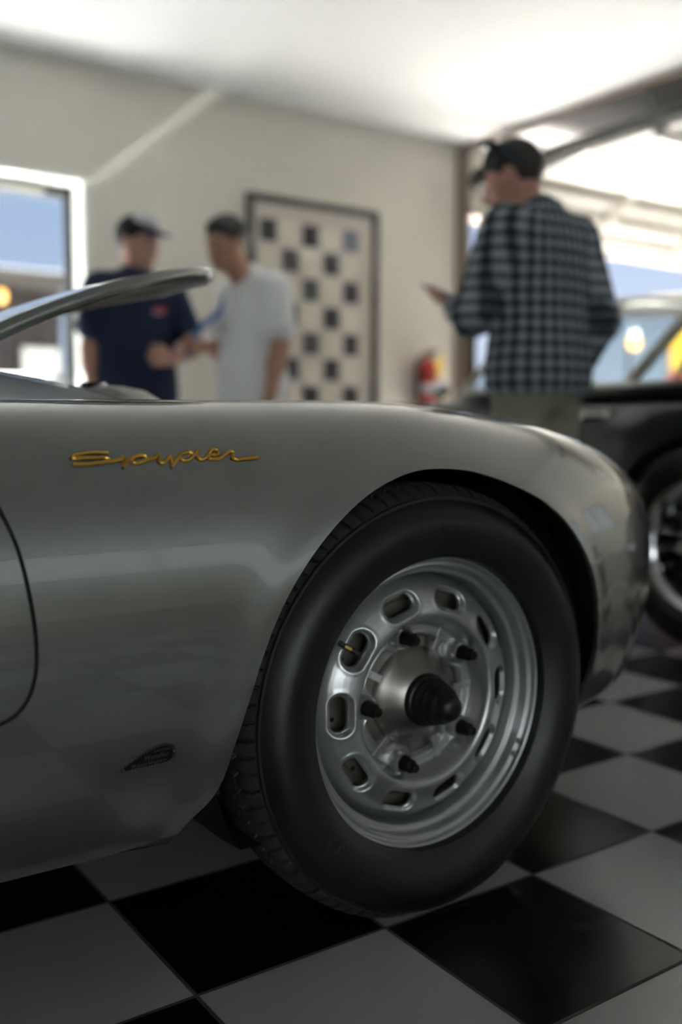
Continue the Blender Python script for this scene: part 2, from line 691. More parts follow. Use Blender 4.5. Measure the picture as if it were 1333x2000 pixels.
# glazed door: casing, dark frame, closer, glass
casing = struct(obj('trim_3', cat([box((DX1 - .012, 4.118, 0), (.804, 4.15, 2.100), .005), box((DX0 - .075, 4.118, DZ - .012), (DX1 - .0125, 4.15, 2.100), .005),
                                   box((DX0 - .075, 4.118, 0), (DX0, 4.15, DZ - .0125), .005), box((DX1 - .012, 4.15, 0), (DX1, 4.28, DZ)), box((DX0, 4.15, DZ - .012), (DX1, 4.28, DZ)), box((DX0, 4.15, 0), (DX0 + .012, 4.28, DZ))]), M['trim'], loc=(.75, 4.12, 0)))
door = struct(obj('door_1', cat([box((DX0, 4.285, 0), (DX0 + .05, 4.335, DZ)), box((DX1 - .05, 4.285, 0), (DX1, 4.335, DZ)), box((DX0, 4.285, DZ - .075), (DX1, 4.335, DZ)),
                                 box((DX0, 4.285, 0), (DX1, 4.335, .2))]), M['dark_metal'], loc=(DX0, 4.3, 0), smooth=False))
obj('pane', box((DX0 + .05, 4.305, .2), (DX1 - .05, 4.312, DZ - .075)), M['glass'], door, smooth=False)
obj('door_closer', box((.20, 4.235, DZ - .068), (.60, 4.284, DZ - .028), .008), M['closer'], door)
obj('push_bar', tube([(DX0 + .04, 4.26, 1.02), (DX1 - .04, 4.26, 1.02)], .014), M['galv'], door)

# -------------------------------------------------------- overhead door
gd = thing('overhead_door', 'cream sectional overhead door rolled up under the bay ceiling', 'garage door', (5.5, 4.1, 0))
zh, yc_, r_ = 2.48, 3.28, .78
def track(a):
    """Arc length along the track from the bottom edge of the raised door."""
    A = math.radians(61) * r_
    if a < A:
        t = math.radians(29) + a / r_
        return np.array([yc_ + r_ * math.cos(t), zh - r_ + r_ * math.sin(t)])
    return np.array([yc_ - (a - A), zh])
sec = .52
for k in range(6):
    a, b = track(k * sec + .006), track((k + 1) * sec - .006)
    d = unit(np.array([0, b[0] - a[0], b[1] - a[1]]))
    nrm = np.cross((1, 0, 0), d)
    c = np.array([0, (a[0] + b[0]) / 2, (a[1] + b[1]) / 2])
    Ls = np.linalg.norm(b - a)
    parts = [obox(c + (5.5, 0, 0), (1, 0, 0), d, nrm, (3.86, Ls, .04), .006)]
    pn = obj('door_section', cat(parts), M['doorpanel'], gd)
    rb = []
    inner = -nrm if nrm[2] > 0 else nrm
    for q in (-.32, 0, .32):
        rb.append(obox(c + (5.5, 0, 0) + d * Ls * q + inner * .026, (1, 0, 0), d, nrm, (3.84, .05, .02), .005))
    obj('rib', cat(rb), M['doorpanel'], pn)
    for xs in (3.62, 4.55, 5.5, 6.45, 7.36):
        obj('stile', obox(c + (xs, 0, 0) + inner * .032, (1, 0, 0), d, nrm, (.075, Ls * .98, .03), .004), M['doorpanel'], pn)
    if k in (2, 3, 4):
        e = c + d * Ls * .42 + inner * .07
        obj('strut', cat([obox(e + (5.5, 0, 0), (1, 0, 0), d, nrm, (3.84, .055, .06), .004)]), M['trim'], pn)
bt = track(0)
obj('bottom_seal', box((3.58, bt[0] - .03, bt[1] - .03), (7.42, bt[0] + .03, bt[1] + .005), .01), M['jamb'], gd)
# steel track of the door, spring shaft with its drum, operator rail
tr = thing('door_track', 'grey steel track curving from the jamb to the bay ceiling', 'door track', (3.53, 4.08, 0))
pth = [(3.53, 4.06, 0.02), (3.53, 4.06, 1.2)] + [(3.53, yc_ + .78 * math.cos(t), zh - .78 + .78 * math.sin(t)) for t in np.linspace(0, PI / 2, 14)] + [(3.53, 2.0, zh), (3.53, .4, zh)]
P = np.array(pth)
trk = []
for k in range(len(P) - 1):
    d = unit(P[k + 1] - P[k]); nn = np.cross((1, 0, 0), d)
    trk.append(obox((P[k] + P[k + 1]) / 2 - np.array([0.0, 0, 0]), d, (1, 0, 0), nn, (np.linalg.norm(P[k + 1] - P[k]) + .012, .012, .07)))
    trk.append(obox((P[k] + P[k + 1]) / 2 + np.array([.02, 0, 0]) - nn * .035, d, (1, 0, 0), nn, (np.linalg.norm(P[k + 1] - P[k]) + .012, .05, .008)))
obj('rail', cat(trk), M['galv'], tr, smooth=False)
for yy in (2.6, .6):
    obj('hanger', beam((3.53, yy, zh), (3.53, yy, CZ + .07), .04, .006, (1, 0, 0)), M['galv'], tr, smooth=False)
sh = thing('spring_shaft', 'grey spring shaft with cable drum above the wide opening', 'spring shaft', (5.5, 4.07, 2.45))
obj('shaft', tube([(3.50, 4.05, 2.47), (7.5, 4.05, 2.47)], .015, 10), M['galv'], sh)
obj('spring', tube([(4.6, 4.05, 2.47), (6.4, 4.05, 2.47)], .035, 12), M['dark_metal'], sh)
obj('cable_drum', lathe([(.001, -.05), (.075, -.05), (.075, -.04), (.058, -.035), (.058, .03), (.075, .035), (.075, .045), (.001, .045)], 28, 'x', c=(3.60, 4.05, 2.47)), M['dark_metal'], sh)
op = thing('door_operator', 'steel operator rail running under the raised overhead door', 'door opener', (5.4, 2.4, 2.42))
obj('rail', box((5.38, .9, 2.30), (5.43, 3.45, 2.35)), M['galv'], op, smooth=False)
obj('motor_housing', box((5.25, .55, 2.20), (5.56, .95, 2.38), .03), M['trim'], op)
obj('door_arm', beam((5.405, 3.0, 2.30), (5.405, 3.3, 2.22), .03, .012), M['galv'], op)

# recessed downlight in the ceiling
dl = thing('ceiling_downlight', 'small round white recessed downlight in the pale ceiling', 'ceiling light', (2.86, 2.56, CZ))
obj('trim_ring', lathe([(.078, 0), (.078, -.006), (.072, -.010), (.060, -.009), (.054, -.002), (.050, .03)], 40, 'z', c=(2.86, 2.56, CZ)), M['trim'], dl)
obj('lens', lathe([(.0, -.001), (.03, -.0015), (.05, -.001)], 32, 'z', c=(2.86, 2.56, CZ)), M['poster'], dl)

# ------------------------------------------------------------- the outside
M['asphalt'] = mat('dark_asphalt', (.045, .045, .047), .9, var=.2, scale=6, bump=.3)
struct(obj('path_bounce_strip', box((-6, 4.37, -.12), (9.5, BOUNCE_Y, -.012)), M['concrete'], loc=(0, 5, 0), smooth=False))  # unseen pale strip, added to bounce sun up to the ceiling
struct(obj('ground', cat([box((-40, 4.37, -.14), (60, 70, -.02)), box((8.2, -6.2, -.12), (60, 4.37, -.02))]), M['asphalt'], loc=(0, 10, 0), smooth=False))
M['paving'] = mat('grey_paving', (.035, .035, .034), .9, var=.15, scale=5)
struct(obj('path_front', box((-40, -60, -.14), (60, -6.21, -.02)), M['paving'], loc=(0, -10, 0), smooth=False))
struct(obj('roof', box((-5.8, -6.4, CZ + .22), (8.4, 4.5, CZ + .4)), M['jamb'], loc=(0, 0, CZ + .3), smooth=False))
bd = thing('building', 'dark brown building seen through the glazed door, under a beige fascia', 'building', (-3, 14, 0))
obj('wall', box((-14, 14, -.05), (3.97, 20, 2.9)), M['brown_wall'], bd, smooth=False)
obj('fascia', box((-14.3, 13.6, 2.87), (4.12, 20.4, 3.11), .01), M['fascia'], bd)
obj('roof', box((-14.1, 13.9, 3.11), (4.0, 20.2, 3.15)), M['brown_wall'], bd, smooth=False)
ps = thing('poster_board', 'bright white board on the brown wall outside the glazed door', 'sign', (3.63, 13.98, 1.43))
obj('panel', box((3.34, 13.93, 1.44), (3.92, 13.985, 1.99), .008), M['poster'], ps)
obj('frame', cat([box((3.31, 13.915, 1.41), (3.95, 13.94, 1.44)), box((3.31, 13.915, 1.99), (3.95, 13.94, 2.02)), box((3.31, 13.915, 1.41), (3.34, 13.94, 2.02)), box((3.92, 13.915, 1.41), (3.95, 13.94, 2.02))]), M['fascia'], ps, smooth=False)
ln = thing('wall_lamp', 'small glowing amber lamp on the brown building outside', 'lamp', (3.03, 13.95, 2.6))
LL = (3.03, 13.86, 2.72)
obj('bulb', ellipsoid(LL, (.08, .06, .10), 16, 10), M['lampglow'], ln)
obj('bracket', cat([box((LL[0] - .05, 13.91, 2.62), (LL[0] + .05, 13.998, 2.82), .01), lathe([(.10, 2.81), (.10, 2.83), (.0, 2.85)], 20, 'z', c=(LL[0], LL[1], 0))]), M['dark_metal'], ln)
lp = thing('lamp_post', 'warm amber lamp on a thin post outside, seen through the dark car windows', 'lamp', (11.39, 9, 0))
obj('post', tube([(11.39, 9.1, -.02), (11.39, 9.1, 2.25), (11.39, 9.0, 2.3)], .03), M['dark_metal'], lp)
obj('bulb', ellipsoid((11.39, 9, 2.11), (.10, .10, .11), 16, 10), M['lampglow'], lp)
obj('cap', lathe([(.09, 2.19), (.11, 2.2), (.03, 2.29), (.0, 2.3)], 20, 'z', c=(11.39, 9, 0)), M['black'], lp)
M['yellow'] = mat('yellow_cloth', (.85, .50, .05), .7)
M['red'] = mat('red_cloth', (.60, .05, .03), .7)
bn = thing('banner', 'yellow and red banner outside, seen through the dark car rear side window', 'banner', (12.7, 9, 0))
obj('post', tube([(12.25, 9, -.02), (12.25, 9, 2.4)], .02), M['galv'], bn)
gx, gz = np.meshgrid(np.linspace(12.27, 13.5, 16), np.linspace(1.72, 2.4, 8), indexing='ij')
gy = 9 + .03 * np.sin((gx - 12.27) * 7)
obj('yellow_cloth', (np.stack([gx, gy, gz], -1).reshape(-1, 3), grid_faces(16, 8)), M['yellow'], bn)
gz2 = gz - .72
obj('red_cloth', (np.stack([gx, gy, gz2], -1).reshape(-1, 3), grid_faces(16, 8)), M['red'], bn)

# area lamp added in mid-air for the reflected-sun streak on wall and ceiling
gl_ = bpy.data.lights.new('glint_lamp', 'AREA')
gl_.shape = 'RECTANGLE'
gl_.size, gl_.size_y = 1.16, .045
gl_.spread = math.radians(1.2)
gl_.energy = GLINT
gl_.color = (.93, 1, .90)
go = bpy.data.objects.new('glint_lamp', gl_)
COL.objects.link(go)
d_ = np.array((.6535, .6404, .4034)); s_ = np.array((-.4174, .7495, -.5138)); n_ = np.cross(d_, s_)
pos = np.array((1.545, 4.15, 2.675)) - d_ * 4.0 + s_ * .06
zx, zy, zz = s_, np.cross(-d_, s_), -d_
go.matrix_world = Matrix(((zx[0], zy[0], zz[0], pos[0]), (zx[1], zy[1], zz[1], pos[1]), (zx[2], zy[2], zz[2], pos[2]), (0, 0, 0, 1)))

# unseen sunlit block, added to bounce fill light through the tall front window
M['bounce_wall'] = mat('bounce_wall_render', (OPP, OPP, OPP * .97), .9, var=.08, scale=1.5, bump=.1)
struct(obj('wall_bounce_added', box((-22, -16, -.02), (-2.2, -12, 8)), M['bounce_wall'], loc=(-10, -14, 0), smooth=False))

# ======================================================= the silver roadster
YC = .72
M['silver'] = mat('silver_paint', SILVER, .27, .80, 1.0, .02, var=.03, scale=400)
M['gold'] = mat('gold_badge', (.62, .36, .07), .30, 1.0, var=.05, scale=200)
M['bronze'] = mat('dark_bronze_emblem', (.020, .017, .014), .45, .6, var=.2, scale=300)
M['bronze_hi'] = mat('worn_emblem_edge', (.20, .18, .16), .4, .8, var=.2, scale=300)
M['rubber'] = mat('tyre_rubber', (.009, .0088, .0086), .40, var=.15, scale=30, bump=.06, bscale=350, spec=.5)
M['tread'] = mat('grey_tread_rubber', (.030, .029, .028), .75, var=.2, scale=40, bump=.1, bscale=300)  # tread in a paler grey than the sidewall rubber
M['wheel'] = mat('silver_wheel_paint', (.50, .515, .52), .30, .80, .3, .12, var=.04, scale=60)
M['hub'] = mat('bare_steel_hub', (.36, .34, .31), .34, 1.0, var=.12, scale=25)
M['drum'] = mat('cast_drum', (.34, .30, .25), .5, .8, var=.15, scale=40)
M['boot'] = mat('black_rubber_boot', (.008, .008, .0085), .38, var=.1)
M['nut'] = mat('dark_lug_nut', (.020, .016, .013), .45, .5, var=.2, scale=90)
M['chrome'] = mat('chrome', (.75, .76, .78), .07, 1.0, var=.02)
M['white_tab'] = mat('white_tab', (.75, .77, .78), .5)
M['brass'] = mat('brass', (.42, .27, .10), .4, .9)
M['alu'] = mat('dull_aluminium', (.62, .60, .55), .4, .4)
M['cowl'] = mat('cowl_painted_reflection', (.36, .40, .45), .45, coat=.3)  # blue-grey base colour stands in for reflected sky and wall
M['leather'] = mat('dark_leather', (.05, .02, .015), .5, bump=.1)

car = thing('sports_car', 'silver open sports car with raised lid, filling the foreground on the checkered floor', 'car', (-1.2, YC, 0))

# ---- control net of the near half: stations run tail to nose
ST = [  # x, y, nx, ny, bottom z, crest z, crest depth, centre x, centre z
    (-3.06, .72, 1, 0, .30, .60, .19, -2.80, .66), (-3.05, .50, .97, .22, .29, .61, .19, -2.78, .67), (-3.0, .25, .84, .54, .28, .64, .19, -2.72, .69),
    (-2.9, .10, .6, .8, .26, .69, .19, -2.66, .71), (-2.74, .01, .28, .96, .24, .755, .19, -2.58, .74), (-2.5, -.035, .06, 1, .22, .80, .19, -2.46, .77),
    (-2.2, -.05, 0, 1, .205, .82, .19, -2.2, .80), (-1.8, -.045, 0, 1, .205, .80, .19, -1.8, .83), (-1.4, -.04, 0, 1, .205, .775, .19, -1.4, .84),
    (-1.0, -.046, 0, 1, .205, .762, .19, -1.0, .835), (-.7, -.05, 0, 1, .205, .766, .19, -.7, .80), (-.42, -.05, 0, 1, .205, .770, .19, -.42, .75),
    (-.15, -.044, -.02, 1, .215, .769, .19, -.16, .71), (.05, -.027, -.1, .99, .228, .753, .19, -.02, .69), (.17, .000, -.25, .97, .230, .746, .19, .05, .675),
    (.285, .036, -.4, .92, .232, .729, .19, .10, .665), (.385, .085, -.53, .85, .238, .713, .185, .15, .655), (.460, .145, -.66, .75, .248, .696, .18, .19, .65),
    (.518, .23, -.8, .6, .255, .665, .175, .24, .64), (.553, .36, -.93, .36, .255, .63, .17, .29, .63), (.573, .52, -.98, .2, .25, .60, .17, .34, .62), (.578, .72, -1, 0, .25, .59, .17, .37, .615)]
REF = [(.215, .30), (.20, .12), (.206, .07), (.27, .03), (.38, .008), (.50, 0), (.605, .014), (.69, .052), (.742, .108), (.768, .19)]


def control():
    C = []
    for (x, y, nx, ny, zb, zc, cd_, cx, cz) in ST:
        row = []
        nn = math.hypot(nx, ny); nx, ny = nx / nn, ny / nn
        for zr, d in REF:
            z = zb + (zr - .205) * (.5 - zb) / .295 if zr <= .5 else .5 + (zr - .5) * (zc - .5) / .268
            d_ = d * cd_ / .19 if d > .03 else d
            row.append((x + nx * d_, y + ny * d_, z))
        c = np.array(row[-1]); e = np.array((cx, YC, cz))
        for f, dz in ((.17, -.006), (.34, -.02), (.66, -.004), (1, 0)):
            p = c + (e - c) * f
            p[2] = c[2] + (cz - c[2]) * (f * f * (3 - 2 * f)) + dz
            row.append(tuple(p))
        C.append(row)
    return np.array(C)


C0 = control()
ku = np.concatenate([[0], np.cumsum(np.linalg.norm(np.diff(C0[:, 5], axis=0), axis=1))])
kv = np.concatenate([[0], np.cumsum(np.linalg.norm(np.diff(C0[8], axis=0), axis=1))])
NU, NV = 560, 190
G = nat_spline(ku, C0, np.linspace(0, ku[-1], NU))
G = np.moveaxis(nat_spline(kv, np.moveaxis(G, 1, 0), np.linspace(0, kv[-1], NV)), 0, 1)     # (NU, NV, 3)

ARCH = smooth_path([(-.66, .10), (-.640, .215), (-.628, .238), (-.601, .264), (-.579, .318), (-.557, .392), (-.534, .462), (-.504, .518), (-.465, .565), (-.425, .600), (-.376, .632),
                    (-.323, .655), (-.269, .669), (-.212, .6715), (-.152, .665), (-.087, .647), (-.005, .611), (.060, .555), (.099, .501), (.127, .438), (.142, .375),
                    (.142, .331), (.130, .294), (.108, .268), (.085, .245), (.07, .10)], 150)
RARCH = np.array([(-2.3 + .345 * math.cos(t), .34 + .345 * math.sin(t)) for t in np.linspace(-.5, PI + .5, 70)])
DOOR = smooth_path([(-1.02, .84), (-.93, .79), (-.885, .725), (-.8499, .6477), (-.8348, .6055), (-.8252, .5545), (-.8194, .4972), (-.8194, .4773), (-.8215, .4576), (-.8271, .4384), (-.8352, .4254), (-.8453, .4168), (-.8564, .4124),
                    (-.90, .404), (-1.1, .398), (-1.35, .398), (-1.50, .405), (-1.545, .44), (-1.56, .52), (-1.56, .70), (-1.55, .80), (-1.54, .84)], 170)
COCK = np.array([(-1.30 + .36 * math.copysign(abs(math.cos(t)) ** .5, math.cos(t)), .72 + .47 * math.copysign(abs(math.sin(t)) ** .5, math.sin(t))) for t in np.linspace(0, 2 * PI, 60, endpoint=False)])
HOOD = np.array([(-.40 + .26 * math.copysign(abs(math.cos(t)) ** .6, math.cos(t)), .72 + .335 * math.copysign(abs(math.sin(t)) ** .6, math.sin(t))) for t in np.linspace(0, 2 * PI, 60, endpoint=False)])

# slight flare round the front wheel opening
sA = poly_sdf(ARCH, G[..., 0], G[..., 2])
fl = .007 * np.exp(-(np.maximum(sA, 0) / .035) ** 2) * (G[..., 1] < .2)
G[..., 1] -= fl


def body_sdf(p):
    x, y, z = p[:, 0], p[:, 1], p[:, 2]
    s = np.full(len(p), 1.0)
    k = (y < .42) & (z < .74)
    k1 = k & (x > -.75) & (x < .25)
    if k1.any():
        s[k1] = np.minimum(s[k1], poly_sdf(ARCH, x[k1], z[k1]))
    k2 = k & (x > -2.8) & (x < -1.8)
    if k2.any():
        s[k2] = np.minimum(s[k2], poly_sdf(RARCH, x[k2], z[k2]))
    k3 = (y < .25) & (x > -1.7) & (x < -.7) & (z > .3)
    if k3.any():
        s[k3] = np.minimum(s[k3], poly_sdf(DOOR, x[k3], z[k3]) - .0024)
    k4 = (z > .58) & (y > .15)
    if k4.any():
        s[k4] = np.minimum(s[k4], np.minimum(poly_sdf(COCK, x[k4], y[k4]), poly_sdf(HOOD, x[k4], y[k4])))
    return s


def door_sdf(p):
    x, y, z = p[:, 0], p[:, 1], p[:, 2]
    s = np.full(len(p), -1.0)
    k = (y < .25) & (x > -1.7) & (x < -.7) & (z > .3)
    s[k] = -poly_sdf(DOOR, x[k], z[k]) - .0024
    k4 = (z > .58) & (y > .1)
    s[k4] = np.minimum(s[k4], poly_sdf(COCK, x[k4], y[k4]))
    return s


inward = lambda dx: (lambda p: p + np.array([0, dx, 0]) * (p[:, 1:2] < .3) - np.array([0, 0, dx]) * (p[:, 1:2] >= .3))
FL = [inward(.0010), inward(.009)]
near = holed_grid(G, body_sdf, flange=FL)
body = obj('body', cat([near, mirror_y(near, YC)]), M['silver'], car, angle=40, recalc=False)
dn = holed_grid(G, door_sdf, flange=FL)
bvh = BVHTree.FromPolygons([tuple(v) for v in G.reshape(-1, 3)], grid_faces(NU, NV))


def side_y(x, z):
    h = bvh.ray_cast(Vector((x, -1, z)), Vector((0, 1, 0)))
    return h[0].y if h[0] else 0.0


door_path = np.array([(x, side_y(x, z) + .010, z) for x, z in DOOR if z < .75])
seal = tube(door_path, .0065, 8)
for side, VF, sl in (('near', dn, seal), ('far', mirror_y(dn, YC), mirror_y(seal, YC))):
    d_ = obj('door', VF, M['silver'], car, angle=40, recalc=False)
    obj('door_seal', sl, M['black'], d_)

# inner structure: wheel housings, belly, cockpit tub, front compartment
def housing(cx, cz):
    th = np.linspace(-.75, PI + .75, 60)
    prof = [(.356, .035), (.362, .08), (.362, .40), (.30, .43), (.02, .43)]
    V = np.array([(cx + r * math.cos(t), y, max(cz + r * math.sin(t), .16)) for t in th for r, y in prof])
    return V, grid_faces(60, len(prof))
for c_ in ((-.215, .33), (-2.3, .34)):
    hv = housing(*c_)
    obj('wheel_housing', hv, M['black'], car)
    obj('wheel_housing', mirror_y(hv, YC), M['black'], car)
obj('floor_pan', box((-2.9, .46, .19), (.36, .98, .23)), M['black'], car, smooth=False)
obj('cockpit_tub', cat([box((-1.67, .26, .24), (-.93, 1.18, .27)), box((-1.70, .23, .24), (-1.67, 1.21, .80)), box((-.93, .23, .24), (-.90, 1.21, .79)),
                        box((-1.67, .22, .24), (-.93, .25, .72)), box((-1.67, 1.19, .24), (-.93, 1.22, .72))]), M['leather'], car, smooth=False)
for ys in (.46, .98):
    st = obj('seat', cat([box((-1.5, ys - .2, .27), (-1.05, ys + .2, .40), .05), obox((-1.53, ys, .58), (.97, 0, -.2), (0, 1, 0), (.2, 0, .97), (.1, .4, .45), .045)]), M['leather'], car)
sw = obj('steering_wheel', tube([(-1.02 + .03 * math.cos(t), 1.0 + .17 * math.sin(t), .80 + .16 * math.cos(t)) for t in np.linspace(0, 2 * PI, 32, endpoint=False)], .012, 8, closed=True), M['leather'], car)
for t in (PI, PI / 3, -PI / 3):
    obj('spoke', tube([(-1.02, 1.0, .80), (-1.02 + .03 * math.cos(t), 1.0 + .165 * math.sin(t), .80 + .155 * math.cos(t))], .008, 8), M['alu'], sw)
obj('column', tube([(-1.03, 1.0, .80), (-.92, 1.0, .77)], .022, 12), M['black'], sw)
obj('compartment', cat([box((-.70, .36, .45), (-.10, 1.08, .47)), box((-.72, .36, .45), (-.69, 1.08, .76)), box((-.12, .36, .45), (-.09, 1.08, .68)),
                        box((-.70, .34, .45), (-.10, .36, .72)), box((-.70, 1.08, .45), (-.10, 1.10, .72))]), M['black'], car, smooth=False)
tank = obj('fuel_tank', lathe([(.0, .812), (.035, .811), (.075, .803), (.105, .785), (.115, .76), (.118, .70), (.12, .47)], 40, 'z', c=(-.44, .72, 0)), M['alu'], car)
obj('filler_cap', lathe([(.0, .818), (.022, .817), (.026, .811), (.026, .80)], 24, 'z', c=(-.47, .70, 0)), M['chrome'], tank)
# cowl rising behind the lid opening, with a chrome latch
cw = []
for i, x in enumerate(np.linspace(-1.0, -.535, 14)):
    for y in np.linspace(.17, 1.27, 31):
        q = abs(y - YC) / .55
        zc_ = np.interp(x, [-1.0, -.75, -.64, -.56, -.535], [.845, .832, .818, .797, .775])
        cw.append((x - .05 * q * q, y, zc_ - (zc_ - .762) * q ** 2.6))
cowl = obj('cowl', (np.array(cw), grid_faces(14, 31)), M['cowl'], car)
obj('lid_latch', cat([box((-.525, .70, .780), (-.488, .74, .806), .004), tube([(-.51, .66, .800), (-.51, .78, .800)], .007, 10)]), M['chrome'], cowl)
# raised lid, hinged at the cowl
HX, HZ, ANG = -.84, .832, math.radians(LID)
ca, sa = math.cos(ANG), math.sin(ANG)


def lid_pt(s, wv, off=0.0):
    """Lid shape when shut (s forward from the hinge, wv across), then swung up."""
    Ls = .61
    W_ = .315 * (1 - max(0, (s / Ls)) ** 3) ** .5 if s < Ls else 0.0
    y = W_ * wv
    z = -.15 * (s / Ls) ** 2 - .012 * (y / .315) ** 2 + off
    return np.array((HX + s * ca - z * sa, YC + y, HZ + s * sa + z * ca))


ss = .61 * (1 - (1 - np.linspace(0, 1, 34)) ** 1.6)
ww = np.sin(np.linspace(-PI / 2, PI / 2, 33))
top = np.array([lid_pt(s, v) for s in ss for v in ww])
bot = np.array([lid_pt(s, v * .99, -.004) for s in ss for v in ww])
F = grid_faces(34, 33)
lid = obj('raised_lid', cat([(top, F), (bot, [tuple(reversed(f)) for f in F])]), M['silver'], car)
rim_ = [lid_pt(s, -1, -.012) for s in ss] + [lid_pt(s, 1, -.012) for s in ss[::-1][1:]]
obj('lid_flange', tube(rim_, .009, 10, flat=1.3), M['silver'], lid)
ins = [lid_pt(s, -.8, -.02) for s in ss[3:-7]] + [lid_pt(ss[-7], v, -.022) for v in np.linspace(-.7, .7, 9)] + [lid_pt(s, .8, -.02) for s in ss[3:-7][::-1]]
obj('lid_brace', cat([tube(ins, .014, 8, flat=.7), tube([lid_pt(s, 0, -.016) for s in ss[3:-8]], .014, 8, flat=.7)]), M['alu'], lid)
# headlamps
for ysg in (.235, 2 * YC - .235):
    hp = np.array((.462, ysg, .545)); hd = unit((.86, (-.45 if ysg < YC else .45), .24))
    a1 = unit(np.cross(hd, (0, 0, 1))); a2 = np.cross(a1, hd)
    prof = [(.0, .030), (.03, .028), (.06, .020), (.080, .004)]
    def orient(VF):
        V = VF[0]
        return np.stack([hp + v[0] * a1 + v[2] * a2 + v[1] * hd for v in V]), VF[1]
    hl = obj('headlamp', orient(lathe(prof, 36)), glass('headlamp_glass', (.9, .95, 1), 2.0), car)
    obj('headlamp_ring', orient(lathe([(.080, .006), (.088, .008), (.094, .0), (.092, -.012)], 36)), M['chrome'], hl)
    obj('reflector', orient(lathe([(.0, -.05), (.04, -.035), (.080, .0)], 30)), M['chrome'], hl)

# ---- gold script badge on the fender, and the dark drop emblem by the wheel
BADGE = [[(-0.7119, 0.7003), (-0.7208, 0.701), (-0.7301, 0.7009), (-0.7393, 0.7001), (-0.7484, 0.6986), (-0.7548, 0.6967), (-0.7562, 0.6954), (-0.7544, 0.6945), (-0.7467, 0.6946), (-0.7348, 0.6951), (-0.7228, 0.6949), (-0.7144, 0.6939), (-0.7126, 0.6923), (-0.7154, 0.6906), (-0.7248, 0.6892), (-0.7349, 0.6883), (-0.7468, 0.6878), (-0.7563, 0.6882)], [(-0.7154, 0.6903), (-0.7079, 0.6909), (-0.7003, 0.6923), (-0.694, 0.6945), (-0.6928, 0.6956)], [(-0.6928, 0.6956), (-0.6953, 0.69), (-0.6976, 0.6835)], [(-0.6976, 0.6835), (-0.6946, 0.6868), (-0.6888, 0.691), (-0.683, 0.6943), (-0.6761, 0.6965), (-0.6703, 0.6967), (-0.6659, 0.6946), (-0.6669, 0.6918), (-0.6733, 0.6892), (-0.6811, 0.6881), (-0.6848, 0.6898), (-0.6845, 0.6921), (-0.682, 0.6941)], [(-0.6684, 0.6912), (-0.6605, 0.6924), (-0.6535, 0.6947), (-0.649, 0.6966), (-0.6501, 0.6929), (-0.6508, 0.6897), (-0.6481, 0.6875), (-0.6426, 0.6893), (-0.6382, 0.6925), (-0.6338, 0.6966)], [(-0.6338, 0.6966), (-0.6349, 0.6908), (-0.6365, 0.6829)], [(-0.6365, 0.6829), (-0.6319, 0.6871), (-0.6246, 0.693), (-0.6184, 0.6976), (-0.6122, 0.6994), (-0.606, 0.6991), (-0.6039, 0.697), (-0.6061, 0.6937), (-0.6134, 0.6905), (-0.6185, 0.6901), (-0.6211, 0.692), (-0.6205, 0.6942)], [(-0.6066, 0.6934), (-0.6008, 0.6969), (-0.5944, 0.7033)], [(-0.5944, 0.7033), (-0.5966, 0.6978), (-0.5985, 0.6936), (-0.5965, 0.6912), (-0.5893, 0.6922), (-0.5829, 0.6958), (-0.5775, 0.7007), (-0.5721, 0.7028), (-0.5678, 0.7013), (-0.5695, 0.6975), (-0.5765, 0.6957), (-0.5827, 0.6953), (-0.5834, 0.6929), (-0.5787, 0.6914), (-0.5701, 0.6917), (-0.5614, 0.6955), (-0.5537, 0.6992), (-0.5482, 0.6997), (-0.5472, 0.6985), (-0.5488, 0.6953), (-0.55, 0.6924), (-0.5472, 0.6902), (-0.5395, 0.6903), (-0.5261, 0.6913), (-0.5131, 0.6924)]]
DROP = [(-0.7267, 0.3298), (-0.7198, 0.3338), (-0.7086, 0.3395), (-0.6964, 0.3455), (-0.6849, 0.3497), (-0.6734, 0.3526), (-0.6644, 0.3535), (-0.6582, 0.3515), (-0.6537, 0.3468), (-0.6524, 0.341), (-0.6534, 0.3352), (-0.6576, 0.3317), (-0.6648, 0.3297), (-0.6764, 0.329), (-0.6897, 0.3287), (-0.7071, 0.3284), (-0.7199, 0.3283)]
br = []
for si, pl in enumerate(BADGE):
    P = np.array(pl)
    sharp = si in (2, 5, 7)
    if len(P) > 3:
        P = smooth_path(P, len(P) * 7)
    else:
        P = np.concatenate([P[:1] + (P[1:2] - P[:1]) * 0, P[1:2], P[2:]])
    n = len(P)
    wd = .0031 if si == 0 else .0021
    ws = np.full(n, wd)
    if si == 0:
        ws = .0020 * np.interp(np.linspace(0, 1, n), [0, .2, .32, .42, .6, .68, .8, 1], [.75, .8, 1.25, 1, .85, 1.1, .85, 1.1])
    elif si in (2, 5, 7):
        ws = np.interp(np.linspace(0, 1, n), [0, .6, 1], [.0009, .0022, .0009])
    V, Fq = [], []
    for i in range(n):
        t = unit(P[min(i + 1, n - 1)] - P[max(i - 1, 0)])
        nx, nz_ = -t[1], t[0]
        y = side_y(P[i, 0], P[i, 1])
        w_ = ws[i]
        for a, b in ((-1, -.0005), (-1, .0030), (-.55, .0042), (.55, .0042), (1, .0030), (1, -.0005)):
            V.append((P[i, 0] + nx * w_ * a, y - b, P[i, 1] + nz_ * w_ * a))
    for i in range(n - 1):
        for k in range(5):
            Fq.append((i * 6 + k, i * 6 + k + 1, i * 6 + 7 + k, i * 6 + 6 + k))
    Fq += [tuple(range(6)), tuple(range((n - 1) * 6, n * 6))[::-1]]
    br.append((np.array(V), Fq))
bd_ = obj('script_badge', cat(br), M['gold'], car, angle=30)
bd_['label'] = 'gold script badge'

